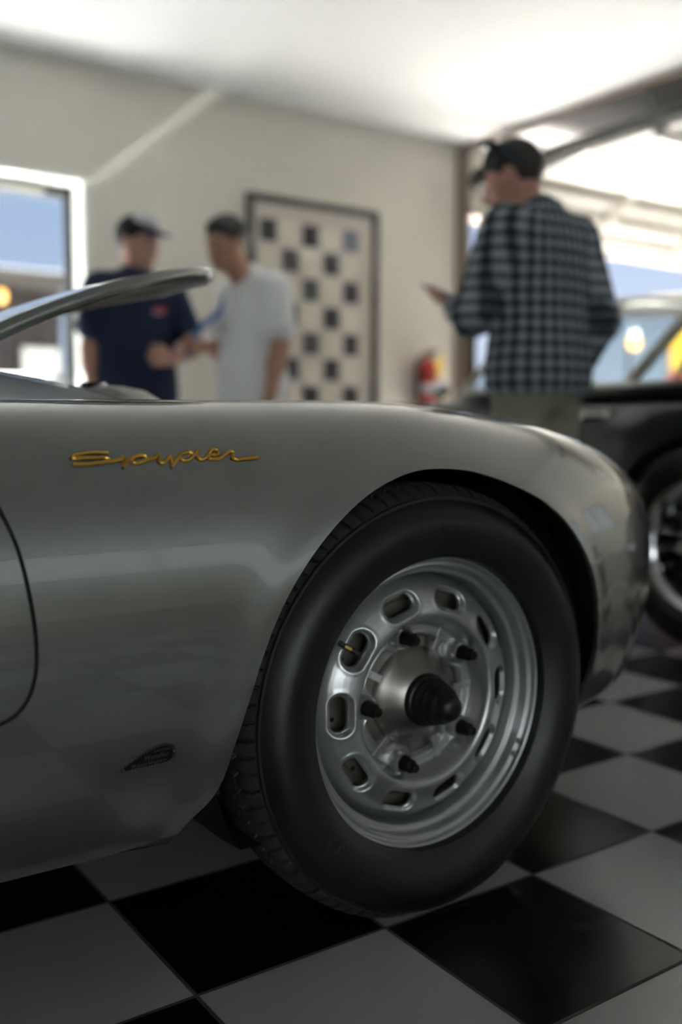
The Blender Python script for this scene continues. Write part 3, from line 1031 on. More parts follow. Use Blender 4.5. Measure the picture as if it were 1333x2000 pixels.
dp = smooth_path(np.array(DROP), 90, closed=True)
cen = dp.mean(0)
V, Fq = [], []
rings = [(1.0, -.0002), (1.0, .0020), (.965, .0026), (.93, .0026), (.90, .0018), (.5, .0018), (.02, .0018)]
for f, h_ in rings:
    for p in dp:
        # shrink along the normal rather than to the centre, keeping the rim even
        q = cen + (p - cen) * f
        V.append((q[0], side_y(q[0], q[1]) - h_, q[1]))
nD = len(dp)
for r_i in range(len(rings) - 1):
    for i in range(nD):
        j = (i + 1) % nD
        Fq.append((r_i * nD + i, r_i * nD + j, (r_i + 1) * nD + j, (r_i + 1) * nD + i))
em = obj('drop_emblem', (np.array(V), Fq), M['bronze'], car, angle=30)
em['label'] = 'dark teardrop emblem'


def emblem_text(s, a, b, size, shear=.25):
    a, b = np.array(a), np.array(b)
    d = unit(b - a); u = np.array((-d[1], d[0]))
    adv = [text_mesh(c, size)[2] if c != ' ' else size * .3 for c in s]
    k = np.linalg.norm(b - a) / sum(adv)
    x = 0
    out = []
    for c, w_ in zip(s, adv):
        V, Fc, _ = text_mesh(c, size)
        if len(V):
            pts = []
            for hh in (.0016, .0026):
                for v in V:
                    q = a + d * ((x + v[0]) * k + v[1] * shear) + u * v[1]
                    pts.append((q[0], side_y(q[0], q[1]) - hh, q[1]))
            n = len(V)
            out.append((np.array(pts), [tuple(i + n for i in f) for f in Fc]))
        x += w_
    return out


et = emblem_text('KAROSSERIE', (-.6815, .3458), (-.6590, .3462), .0042) + emblem_text('Wendler', (-.6935, .3372), (-.6615, .3388), .0088) + emblem_text('Reutlingen', (-.7085, .3306), (-.6640, .3323), .0066)
et += [ellipsoid((p_[0], side_y(*p_) - .0022, p_[1]), (.0016, .001, .0016), 10, 6) for p_ in ((-.7180, .3306), (-.6545, .3428))]
st_ = []
for i in range(0, nD, 2):
    q = cen + (dp[i] - cen) * .945
    st_.append(ellipsoid((q[0], side_y(q[0], q[1]) - .0027, q[1]), (.0006, .0004, .0006), 6, 4))
obj('emblem_lettering', cat(et + st_), M['bronze_hi'], em, angle=180)

# ------------------------------------------------------------ wheel and tyre
WR = .3160
WS = 1.0        # wheel scale
tp = [(.2195, .030), (.2195, .012), (.223, .004), (.228, -.002), (.236, -.007), (.247, -.012), (.260, -.0155), (.272, -.0155), (.283, -.012), (.292, -.006), (.300, .001), (.3050, .0060),
      (.3072, .0066), (.3090, .0066), (.3098, .0090), (.3110, .0115)]
tread = [(.3120, .0125), (.3165, .0170), (.3215, .0240), (.3250, .0310), (.3265, .0360), (.3270, .0400), (.3272, .0440), (.3272, .0465), (.3282, .0475), (.3284, .055), (.3284, .0625), (.3286, .0635), (.3290, .072)]
half = tp + tread
half = [(r * WS if k < 3 else r + .0038, y if k < 2 else y - .020) for k, (r, y) in enumerate(half)]
full = half + [(r, .110 - y) for r, y in half[::-1]]
NB, SB = 84, 12
NT = NB * SB


def in_groove(r, y, th):
    yy = min(y, .110 - y) + .020
    if yy < .0122 or r < .3151:
        return 0.0
    if .0467 < yy < .0474 or .0627 < yy < .0634:
        return .006
    if yy < .0467:
        f = (th * NB / (2 * PI)) % 1.0
        w_ = np.interp(yy, [.012, .018, .036, .046], [.05, .14, .26, .26])
        return .0065 * min(1, (yy - .0115) / .004) if f < w_ else 0.0
    f = (th * NB / (2 * PI) + (.5 if yy < .063 else .25) + yy * 30) % 1.0
    return .005 if f < .16 else 0.0


V = np.zeros((NT, len(full), 3))
for j, (r, y) in enumerate(full):
    for i in range(NT):
        th = 2 * PI * i / NT
        rr = r - in_groove(r, y, th)
        sq = max(0.0, min(1.0, (-.17 - rr * math.sin(th)) / .14)) * min(1, max(0, (r - .24) / .05))
        V[i, j] = (rr * math.cos(th), y - .008 * sq * sq * (1 if y < .055 else -1), max(rr * math.sin(th), -WR + .0006 if (-.002 < y < .112) else -WR + .0025))
m_ = len(full)
Ft = [(i * m_ + j, i * m_ + j + 1, ((i + 1) % NT) * m_ + j + 1, ((i + 1) % NT) * m_ + j) for i in range(NT) for j in range(m_ - 1)]
tp = half[:len(tp)]
sr = np.array([p[0] for p in tp]); sy = np.array([p[1] for p in tp])


def side_text(s, mid_deg, r0, size, gap=1.0, lift=.0010):
    """Raised sidewall lettering running clockwise, tops outward."""
    adv = [(text_mesh(c, size)[2] if c != ' ' else size * .45) * gap for c in s]
    tot = sum(adv)
    out = []
    x = -tot / 2
    for c, w_ in zip(s, adv):
        if c != ' ':
            V, Fc, _ = text_mesh(c, size)
            n = len(V)
            pts = []
            for hh in (-.0004, lift):
                for v in V:
                    r = r0 + v[1]
                    a = math.radians(mid_deg) - (x + v[0]) / (r0 + size * .35)
                    y = np.interp(r, sr, sy) - hh
                    pts.append((r * math.cos(a), y, r * math.sin(a)))
            fs = [tuple(i + n for i in f) for f in Fc]
            ed = {}
            for f in Fc:
                for q in range(len(f)):
                    e_ = (f[q], f[(q + 1) % len(f)])
                    k_ = (min(e_), max(e_))
                    ed[k_] = None if k_ in ed else e_
            fs += [(e_[0], e_[1], e_[1] + n, e_[0] + n) for e_ in ed.values() if e_]
            out.append((np.array(pts), fs))
        x += w_
    return out


def ring_mark(deg, r0, rad):
    a = math.radians(deg)
    c = np.array((r0 * math.cos(a), np.interp(r0, sr, sy) - .0004, r0 * math.sin(a)))
    return tube([c + (rad * math.cos(t), 0, rad * math.sin(t)) for t in np.linspace(0, 2 * PI, 24, endpoint=False)], .0008, 6, closed=True)


lett = side_text('5.50-16', 52, .262, .021) + side_text('DUNLOP', -76, .258, .021, 1.05) + side_text('RACING', -118, .258, .021, 1.05) + side_text('R5', 91, .264, .019) + side_text('8', -141, .259, .012) + [ring_mark(-141.5, .2635, .0105)]
TY = cat([(V.reshape(-1, 3), Ft)] + lett)
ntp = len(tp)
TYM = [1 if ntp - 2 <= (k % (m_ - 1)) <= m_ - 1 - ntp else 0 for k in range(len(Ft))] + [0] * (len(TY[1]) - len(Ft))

# steel wheel: rolled rim, slotted disc
rim_prof = [(.2155, .030), (.2200, .012), (.2225, .006), (.2230, .001), (.2220, -.0015), (.2200, -.0020), (.2180, -.0005), (.2168, .0030), (.2160, .0065), (.2140, .0085), (.2115, .0082), (.2095, .0075), (.2075, .0090), (.2064, .0130),
            (.2056, .0180), (.2046, .0225), (.2020, .0245), (.1990, .0240), (.1970, .0250), (.1958, .0285), (.1950, .034), (.1940, .040), (.1935, .055), (.1930, .11), (.2155, .14)]
nth, nr = 900, 120
rr = np.linspace(.070, .1935, nr)
dprof_r = [.07, .083, .104, .1120, .1150, .1185, .1220, .1260, .1300, .1350, .142, .150, .160, .170, .178, .184, .189, .1935]
dprof_y = [.046, .046, .046, .0455, .0415, .0300, .0195, .0130, .0105, .0105, .0122, .0148, .0188, .0240, .0300, .037, .046, .056]
ybase = np.interp(rr, dprof_r, dprof_y)
# soften the profile's corners
ker = np.array([1, 2, 3, 2, 1.]); ker /= ker.sum()
ypad = np.concatenate([[ybase[0]] * 2, ybase, [ybase[-1]] * 2])
ybase = np.convolve(ypad, ker, 'valid')
th = np.arange(nth) * 2 * PI / nth
X = rr[None, :] * np.cos(th)[:, None]; Z = rr[None, :] * np.sin(th)[:, None]
Y = np.broadcast_to(ybase[None, :], X.shape).copy()


def disc_slots(x, z):
    s = np.full(x.shape, 1.0)
    for k in range(10):
        a = k * PI / 5
        c, si = math.cos(a), math.sin(a)
        rl = x * c + z * si - .156
        tl = np.abs(-x * si + z * c)
        d = np.hypot(rl, np.maximum(tl - .0145, 0)) - .0125
        s = np.minimum(s, d)
    return s


def disc_sdf(p):
    x, z = p[:, 0], p[:, 2]
    r = np.hypot(x, z); a = np.arctan2(z, x)
    s = disc_slots(x, z)
    da = (np.degrees(a) - 36 + 36) % 72 - 36
    edge = .0945 - .0175 * np.exp(-(da / 13.5) ** 4)
    s = np.minimum(s, (r - edge) * .8)
    s = np.minimum(s, np.hypot(x - .109 * math.cos(2.78), z - .109 * math.sin(2.78)) - .0052)
    return s


sl = disc_slots(X, Z)
q = np.clip(sl / .0065, 0, 1)
Y += .0075 * (1 - q * q * (3 - 2 * q))
Y -= .0008 * np.exp(-((sl - .0080) / .003) ** 2)
ra = np.hypot(X, Z)
e = (ra - (.0945 - .0175 * np.exp(-(((np.degrees(np.arctan2(Z, X)) - 36 + 36) % 72 - 36) / 13.5) ** 4)))
Y += .0035 * np.exp(-(e / .0022) ** 2)
Y -= .0016 * np.exp(-((e - .005) / .002) ** 2)
for k in range(5):
    a = math.radians(36 + 72 * k)
    d = np.hypot(X - .1025 * math.cos(a), Z - .1025 * math.sin(a))
    Y -= .0095 * np.exp(-(np.maximum(d - .0135, 0) / .0035) ** 2)
fl_ = [lambda p: p + np.array([0, .0012, 0]), lambda p: p + np.array([0, .006, 0])]
dv = holed_grid(np.stack([X, Y, Z], -1), disc_sdf, wrap=True, flange=fl_)


def make_wheel(loc):
    wl = obj('wheel', cat([lathe(np.array(rim_prof) * WS, 220), (dv[0] * WS, dv[1])]), M['wheel'], car, loc=tuple(np.array(loc) - WLOC[car.name]), local=True, angle=55, recalc=False)
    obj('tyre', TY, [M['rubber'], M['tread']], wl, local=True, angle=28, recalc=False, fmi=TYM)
    hub = [(.0, .016), (.036, .016), (.040, .018), (.050, .026), (.060, .035), (.068, .0415), (.0735, .0455), (.0760, .049), (.0775, .053), (.090, .0555), (.125, .0565)]
    obj('hub', lathe(hub, 110), M['hub'], wl, local=True)
    dm = lathe([(.115, .060), (.150, .060), (.152, .064), (.156, .064), (.158, .060), (.176, .061), (.181, .068), (.181, .14), (.0, .14)], 120)
    hl = [lathe([(.0, .0592), (.0038, .0592), (.0038, .0606)], 12, c=(.146 * math.cos(math.radians(36 * k + 7)), 0, .146 * math.sin(math.radians(36 * k + 7)))) for k in range(10)]
    dh = cat(hl)
    obj('brake_drum', cat([dm, dh]), [M['drum'], M['black']], wl, local=True, fmi=[0] * len(dm[1]) + [1] * len(dh[1]))
    bo = [(.0405, .020), (.0410, .014), (.0395, .010), (.0360, .008), (.0362, .004), (.0372, .001), (.0360, -.003), (.0330, -.005), (.0328, -.009), (.0335, -.012), (.0318, -.016), (.0292, -.018), (.0288, -.022), (.0285, -.027),
          (.0265, -.031), (.0225, -.034), (.0208, -.040), (.0190, -.045), (.0140, -.0495), (.0070, -.0520), (.0, -.0525)]
    obj('rubber_boot', lathe(bo, 64), M['boot'], wl, local=True, angle=60)
    for k in range(5):
        a = math.radians(36 + 72 * k)
        c = (.1025 * math.cos(a), 0, .1025 * math.sin(a))
        nut = cat([lathe([(.0, .006), (.0088, .006), (.0104, .008), (.0104, .022), (.0112, .0235), (.0112, .045)], 6, c=c), lathe([(.0, -.002), (.0056, -.0015), (.0070, .000), (.0070, .012)], 18, c=c)])
        obj('lug_nut', nut, M['nut'], wl, local=True, angle=30)
        obj('nut_seat', lathe([(.0118, .040), (.0125, .0285), (.0150, .0262), (.0172, .0285), (.0185, .036), (.0195, .045)], 40, c=c), M['wheel'], wl, local=True)
    for deg, mm in ((152, 'white_tab'), (62, 'wheel'), (226, 'wheel'), (2, 'wheel'), (-64, 'wheel')):
        a = math.radians(deg)
        c, s = math.cos(a), math.sin(a)
        er = np.array((c, 0, s)); et_ = np.array((-s, 0, c))
        obj('clip', cat([obox(er * .0885 + np.array((0, .040, 0)), er, (0, 1, 0), et_, (.022, .0022, .011), .0008), obox(er * .1060 + np.array((0, .043, 0)), er, (0, 1, 0), et_, (.018, .0022, .011), .0008)]),
            M[mm] if deg == 152 else M['wheel'], wl, local=True)
    a = math.radians(146)
    er = np.array((math.cos(a), 0, math.sin(a))); p0 = er * .192 + np.array((0, .020, 0)); p1 = er * .160 + np.array((0, .008, 0))
    vs = obj('valve_stem', tube([p0, p0 * .45 + p1 * .55, p1], .0042, 12), M['boot'], wl, local=True)
    obj('valve_body', tube([p0 * .72 + p1 * .28, p0 * .4 + p1 * .6], .0050, 12), M['brass'], vs, local=True)
    for deg in (-27, -33):
        a = math.radians(deg)
        er = np.array((math.cos(a), 0, math.sin(a)))
        obj('balance_clip', obox(er * .2125 + np.array((0, .004, 0)), er, (0, 1, 0), (-math.sin(a), 0, math.cos(a)), (.010, .008, .009), .002), M['drum'], wl, local=True)
    return wl


wheel = make_wheel((-.20, .021, WR))
c = copy_tree(wheel, car); c.location = Vector((-2.30, .021, WR)) - Vector(car.location)
for x_ in (-.20, -2.30):
    c = copy_tree(wheel, car)
    c.location = Vector((x_, 2 * YC - .021, WR)) - Vector(car.location)
    c.rotation_euler = (0, 0, PI)

# ================================================= the dark closed coupe
M['navy'] = mat('black_car_paint', (.006, .007, .011), .3, .2, 1.0, .03, var=.1)
M['carglass'] = glass('car_glass', (.80, .86, .86), 1.3)
M['tan'] = mat('tan_seat', (.42, .36, .27), .6, bump=.1)
M['cream'] = mat('cream_trim', (.55, .53, .44), .5)
M['satin'] = mat('satin_bright_trim', (.60, .58, .53), .28, .9)
M['blue_matt'] = mat('blue_matt', (.08, .18, .50), .6)
M['white_plastic'] = mat('white_plastic', (.8, .8, .8), .4)
KX, KY = 2.42, 1.90
cp = thing('coupe', 'black closed coupe with chrome wire wheels behind the silver car', 'car', (KX, KY, 0))
CS = [  # y, half width, deck height, bottom
    (-2.0, .42, .58, .34), (-1.93, .55, .66, .28), (-1.75, .66, .75, .23), (-1.4, .755, .83, .20), (-1.05, .795, .862, .20), (-.6, .80, .866, .19), (0, .795, .872, .19), (.5, .79, .872, .19),
    (1.05, .79, .845, .20), (1.4, .74, .79, .21), (1.62, .64, .72, .24), (1.74, .50, .64, .28), (1.78, .38, .58, .33)]
NC = []
for y, w_, zt, zb in CS:
    NC.append([(-w_ * a, y, zb + (zt - zb) * b) for a, b in ((.55, .0), (.90, .0), (.975, .10), (1.0, .38), (.995, .62), (.965, .80), (.925, .91), (.86, .975), (.74, 1.0), (.5, 1.02), (.25, 1.035), (0, 1.04))])
NC = np.array(NC)
ty = np.array([s[0] for s in CS])
tv = np.arange(NC.shape[1], dtype=float)
NQ = 330
GC = nat_spline(ty, NC, np.linspace(ty[0], ty[-1], NQ))
GC = np.moveaxis(nat_spline(tv, np.moveaxis(GC, 1, 0), np.linspace(0, tv[-1], 90)), 0, 1)
# haunch over the rear wheel
hn = np.exp(-((GC[..., 1] + 1.05) / .42) ** 2) * np.exp(-((GC[..., 2] - .62) / .2) ** 2)
GC[..., 0] -= .02 * hn


def coupe_sdf(p):
    s = np.full(len(p), 1.0)
    k = p[:, 0] < -.35
    for yy in (-1.05, 1.05):
        s[k] = np.minimum(s[k], np.hypot(p[k, 1] - yy, p[k, 2] - .345) - .372)
    k = (p[:, 2] > .75)
    s[k] = np.minimum(s[k], np.maximum(np.abs(p[k, 0]) - .60, np.abs(p[k, 1] + .45) - .62))      # open top under the greenhouse
    return s


FLC = [lambda p: p + np.array([.004, 0, 0]) * (p[:, 2:3] < .75), lambda p: p + np.array([.05, 0, 0]) * (p[:, 2:3] < .75) - np.array([0, 0, .03]) * (p[:, 2:3] >= .75)]
ch = holed_grid(GC, coupe_sdf, flange=FLC)
mir = ch[0].copy(); mir[:, 0] *= -1
obj('body', cat([ch, (mir, [tuple(reversed(f)) for f in ch[1]])]), M['navy'], cp, local=True, recalc=False, angle=45)
bvc = BVHTree.FromPolygons([tuple(v) for v in GC.reshape(-1, 3)], grid_faces(NQ, 90))


def cside(y, z):
    h = bvc.ray_cast(Vector((-2, y, z)), Vector((1, 0, 0)))
    return h[0].x if h[0] else -.7


for yy in (-1.05, 1.05):
    for sg in (-1, 1):
        tt = np.linspace(-.6, PI + .6, 40)
        V = np.array([(sg * x, yy + r * math.cos(t), max(.345 + r * math.sin(t), .15)) for t in tt for r, x in ((.38, .735), (.385, .36), (.02, .34))])
        obj('wheel_housing', (V, grid_faces(40, 3)), M['black'], cp, local=True)
obj('floor_pan', box((-.6, -1.9, .16), (.6, 1.6, .2)), M['black'], cp, local=True, smooth=False)
obj('cabin_floor', box((-.62, -1.05, .30), (.62, .18, .33)), M['black'], cp, local=True, smooth=False)
# roof: rails on both sides and a crowned skin between them
RL = smooth_path([(.22, .885, .70), (.03, 1.10, .615), (-.15, 1.20, .565), (-.45, 1.238, .545), (-.80, 1.205, .545), (-1.15, 1.09, .565), (-1.5, .925, .60), (-1.66, .84, .62)], 60)
rw = []
kmin = 17
for (y, z, hw) in RL[kmin:]:
    for q in np.linspace(-1, 1, 21):
        rw.append((hw * q, y, z + .045 * (1 - q * q) - .03 * abs(q) ** 6))
obj('roof', (np.array(rw), grid_faces(60 - kmin, 21)), M['navy'], cp, local=True)
for sg in (-1, 1):
    rail = np.array([(sg * (hw + .012), y, z - .018) for y, z, hw in RL[:46]])
    obj('drip_rail', tube(rail, .011, 8), M['satin'], cp, local=True)
    inner = np.array([(sg * (hw + .006), y, z - .055) for y, z, hw in RL[12:38]])
    obj('window_frame', tube(inner, .019, 8, flat=1.2), M['satin'], cp, local=True)
    obj('door_pillar', beam((sg * .715, -.685, .895), (sg * .575, -.86, 1.17), .03, .042, (1, 0, 0), .006), M['cream'], cp, local=True)
    obj('belt_trim', tube([(sg * .725, .18, .893), (sg * .728, -.5, .893), (sg * .722, -1.2, .888)], .012, 8), M['satin'], cp, local=True)
    obj('window_sill', box((sg * .735, -1.45, .855), (sg * .55, .2, .885), .006), M['navy'], cp, local=True)
    # side glass and the panel behind the quarter window
    gpts = [(y, z - .05, hw) for y, z, hw in RL[4:44]]
    Vg = []
    for y, z, hw in gpts:
        for q in np.linspace(0, 1, 5):
            Vg.append((sg * ((.715) * (1 - q) + hw * q), y, .895 * (1 - q) + max(z, .896) * q))
    obj('side_glass', (np.array(Vg), grid_faces(len(gpts), 5)), M['carglass'], cp, local=True)
    Vp = []
    for y, z, hw in RL[42:]:
        for q in np.linspace(0, 1, 7):
            Vp.append((sg * (.725 * (1 - q) + (hw + .004) * q), y, .86 * (1 - q) + max(z - .01, .862) * q))
    obj('quarter_panel', (np.array(Vp), grid_faces(60 - 42, 7)), M['navy'], cp, local=True)
    fp = RL[:18]
ws = []
for y, z, hw in RL[:18]:
    for q in np.linspace(-1, 1, 15):
        ws.append((hw * q, y + .10 * (1 - q * q), z + .02 * (1 - q * q)))
wsh = obj('windscreen', (np.array(ws), grid_faces(18, 15)), M['carglass'], cp, local=True)
obj('windscreen_frame', cat([tube([(s_ * (hw + .004), y, z) for y, z, hw in RL[:19]], .017, 8) for s_ in (-1, 1)] + [tube([(.705 * q, .225 + .10 * (1 - q * q), .893 + .02 * (1 - q * q)) for q in np.linspace(-1, 1, 15)], .013, 8)]), M['cream'], wsh, local=True)
obj('dashboard', box((-.62, .05, .70), (.62, .26, .86), .03), M['navy'], cp, local=True)
for sg in (-1, 1):
    obj('seat', cat([box((sg * .12, -.60, .33), (sg * .55, -.10, .50), .05), obox((sg * .335, -.66, .64), (1, 0, 0), (0, .97, .22), (0, -.22, .97), (.42, .11, .44), .05)]), M['tan'], cp, local=True)
obj('steering_wheel', tube([(-.34 + .18 * math.cos(t), -.05 + .05 * math.sin(t), .90 + .17 * math.sin(t)) for t in np.linspace(0, 2 * PI, 28, endpoint=False)], .011, 8, closed=True), M['cream'], cp, local=True)
hx = cside(-.55, .79)
obj('door_handle', cat([box((hx - .035, -.60, .775), (hx - .022, -.475, .797), .005), box((hx - .03, -.60, .780), (hx + .01, -.585, .792)), box((hx - .03, -.49, .78), (hx + .01, -.475, .792)),
                        lathe([(0, hx - .028), (.014, hx - .027), (.016, hx - .015), (.016, hx + .01)], 20, 'x', c=(0, -.635, .786))]), M['satin'], cp, local=True)
mr = obj('door_mirror', cat([lathe([(0, -.055), (.02, -.05), (.034, -.03), (.040, 0), (.040, .01)], 24, 'y', c=(-.80, .262, .905)), tube([(-.795, .27, .87), (-.75, .28, .83)], .009, 8)]), M['chrome'], cp, local=True)
obj('front_bumper', tube(smooth_path([(-.62, 1.60, .36), (-.5, 1.78, .36), (0, 1.86, .36), (.5, 1.78, .36), (.62, 1.60, .36)], 30), .035, 10), M['chrome'], cp, local=True)
obj('rear_bumper', tube(smooth_path([(-.66, -1.8, .42), (-.5, -2.02, .42), (0, -2.08, .42), (.5, -2.02, .42), (.66, -1.8, .42)], 30), .035, 10), M['chrome'], cp, local=True)
for sg in (-1, 1):
    h_ = obj('headlamp', ellipsoid((sg * .52, 1.60, .63), (.085, .06, .085)), M['chrome'], cp, local=True)


def wire_wheel(loc, sgn):
    """sgn -1: outer face towards -x."""
    tyre = [(.225, -.055), (.235, -.068), (.262, -.080), (.295, -.078), (.322, -.064), (.337, -.045), (.341, -.02), (.342, 0)]
    prof = tyre + [(r, -x) for r, x in tyre[::-1][1:]]
    w_ = obj('wheel', lathe([(.216, -.060), (.226, -.060), (.230, -.052), (.222, -.046), (.206, -.042), (.196, -.020), (.192, .0), (.198, .03), (.222, .05), (.226, .06)], 90, 'x'), M['chrome'], cp, loc=loc, local=True, angle=60)
    obj('tyre', lathe(prof, 90, 'x'), M['rubber'], w_, local=True)
    obj('spinner', cat([lathe([(0, -.085), (.018, -.082), (.028, -.066), (.034, -.05), (.036, .03), (.050, .05)], 30, 'x'), box((-.078, -.075, -.012), (-.064, .075, .012), .005)]), M['chrome'], w_, local=True)
    obj('brake_drum', lathe([(0, .03), (.13, .03), (.14, .04), (.14, .10)], 50, 'x'), M['black'], w_, local=True)
    sp = None
    for k in range(36):
        a = 2 * PI * k / 36
        b = a + (.42 if k % 2 else -.42)
        x0_ = -.045 if k % 4 < 2 else .03
        V = tube([(x0_, .036 * math.cos(a), .036 * math.sin(a)), (-.012 if k % 2 else .004, .195 * math.cos(b), .195 * math.sin(b))], .0026, 6)
        obj('spoke', V, M['chrome'], w_, local=True)
    return w_


w1 = wire_wheel((-.735, -1.05, .342), -1)
c = copy_tree(w1, cp); c.location = (-.735, 1.05, .342)
for yy in (-1.05, 1.05):
    c = copy_tree(w1, cp); c.location = (.735, yy, .342); c.rotation_euler = (0, 0, PI)
bc = obj('blue_object', ellipsoid((2.08, 2.04, .927), (.05, .055, .063)), M['blue_matt'], loc=(2.08, 2.04, .864))  # unidentified blue rounded shape, drawn as an ellipsoid
tag(bc, 'blue rounded object on the dashboard behind the dark coupe windscreen', 'cloth')

# ------------------------------------------------ framed checker art print
M['frame_dark'] = mat('dark_taupe_frame', (.085, .078, .068), .5)
M['paper'] = mat('cream_paper', (.78, .70, .62), .8, var=.03)
M['sq'] = mat('paper_square_cream', (.86, .79, .67), .8, var=.06, scale=6)
M['sqd'] = mat('charcoal_square', (.060, .060, .066), .7, var=.35, scale=9)
M['sqg'] = mat('green_grey_square', (.075, .095, .08), .7, var=.35, scale=9)
M['sqb'] = mat('blue_grey_square', (.16, .18, .24), .7, var=.35, scale=9)
ar = thing('framed_print', 'tall framed print of dark and cream squares on the wall behind the white shirt', 'picture', (2.26, 4.14, .35))
ax0, ax1, az0, az1 = 1.772, 2.746, .40, 2.15
obj('frame', cat([box((ax0, 4.10, az0), (ax0 + .042, 4.149, az1), .006), box((ax1 - .042, 4.10, az0), (ax1, 4.149, az1), .006), box((ax0 + .042, 4.101, az1 - .042), (ax1 - .042, 4.149, az1), .006), box((ax0 + .042, 4.101, az0), (ax1 - .042, 4.149, az0 + .042), .006)]), M['frame_dark'], ar)
parts, fm = [], []
def padd(VF, k):
    parts.append(VF); fm.extend([k] * len(VF[1]))
padd(box((ax0 + .04, 4.128, az0 + .04), (ax1 - .04, 4.147, az1 - .04)), 0)
rg = random.Random(3)
for r_ in range(9):
    for c_ in range(5):
        x = 1.922 + .153 * c_ + rg.uniform(-.004, .004)
        z = 1.943 - .1665 * r_ + rg.uniform(-.004, .004)
        dark = (r_ + c_) % 2 == 0
        h_, v_ = (.060, .067) if dark else (.062, .066)
        k = (4 if (r_ == 0 and c_ == 4) else 3 if (r_, c_) in ((2, 2), (3, 1), (2, 0)) else 2) if dark else 1
        padd(box((x - h_, 4.1255, z - v_), (x + h_, 4.1279, z + v_)), k)
obj('print', cat(parts), [M['paper'], M['sq'], M['sqd'], M['sqg'], M['sqb']], ar, fmi=fm, smooth=False)
obj('pane', box((ax0 + .042, 4.118, az0 + .042), (ax1 - .042, 4.120, az1 - .042)), glass('print_glass', (.97, .97, .97), .35), ar, smooth=False)

# ------------------------------------------------------- fire extinguisher
M['redpaint'] = mat('red_enamel', (.62, .035, .02), .3, coat=.4)
M['yellowtag'] = mat('yellow_tag', (.85, .55, .04), .5)
fx, fy = 3.13, 4.06
ext = thing('fire_extinguisher', 'red fire extinguisher with a yellow tag hung on the wall beside the opening', 'fire extinguisher', (fx, fy, .80))
obj('cylinder', lathe([(0, .80), (.055, .80), (.062, .815), (.062, 1.14), (.05, 1.18), (.024, 1.205), (.022, 1.23), (0, 1.23)], 36, 'z', c=(fx, fy, 0)), M['redpaint'], ext)
obj('label', lathe([(.0628, .98), (.0632, .982), (.0632, 1.045), (.0628, 1.047)], 36, 'z', c=(fx, fy, 0)), M['white_tab'], ext)
obj('valve', cat([box((fx - .018, fy - .03, 1.225), (fx + .018, fy + .03, 1.255), .004), box((fx - .012, fy - .11, 1.262), (fx + .012, fy + .02, 1.274), .003), box((fx - .012, fy - .10, 1.242), (fx + .012, fy, 1.25), .003)]), M['dark_metal'], ext)
obj('hose', tube(smooth_path([(fx - .02, fy, 1.24), (fx - .075, fy, 1.22), (fx - .085, fy, 1.10), (fx - .08, fy, .95)], 20), .009, 8), M['black'], ext)
obj('inspection_tag', obox((fx + .045, fy - .066, 1.17), (.9, .25, 0), (-.25, .9, 0), (0, 0, 1), (.075, .003, .14), .001), M['yellowtag'], ext)
obj('bracket', cat([box((fx - .03, 4.12, .9), (fx + .03, 4.149, 1.2)), lathe([(.0635, 1.09), (.0655, 1.09), (.0655, 1.11), (.0635, 1.11)], 30, 'z', closed=True, c=(fx, fy, 0))]), M['dark_metal'], ext)

# ================================================================= people
def smin(a, b, k):
    if k <= 0:
        return np.minimum(a, b)
    h = np.clip(.5 + .5 * (b - a) / k, 0, 1)
    return b * (1 - h) + a * h - k * h * (1 - h)


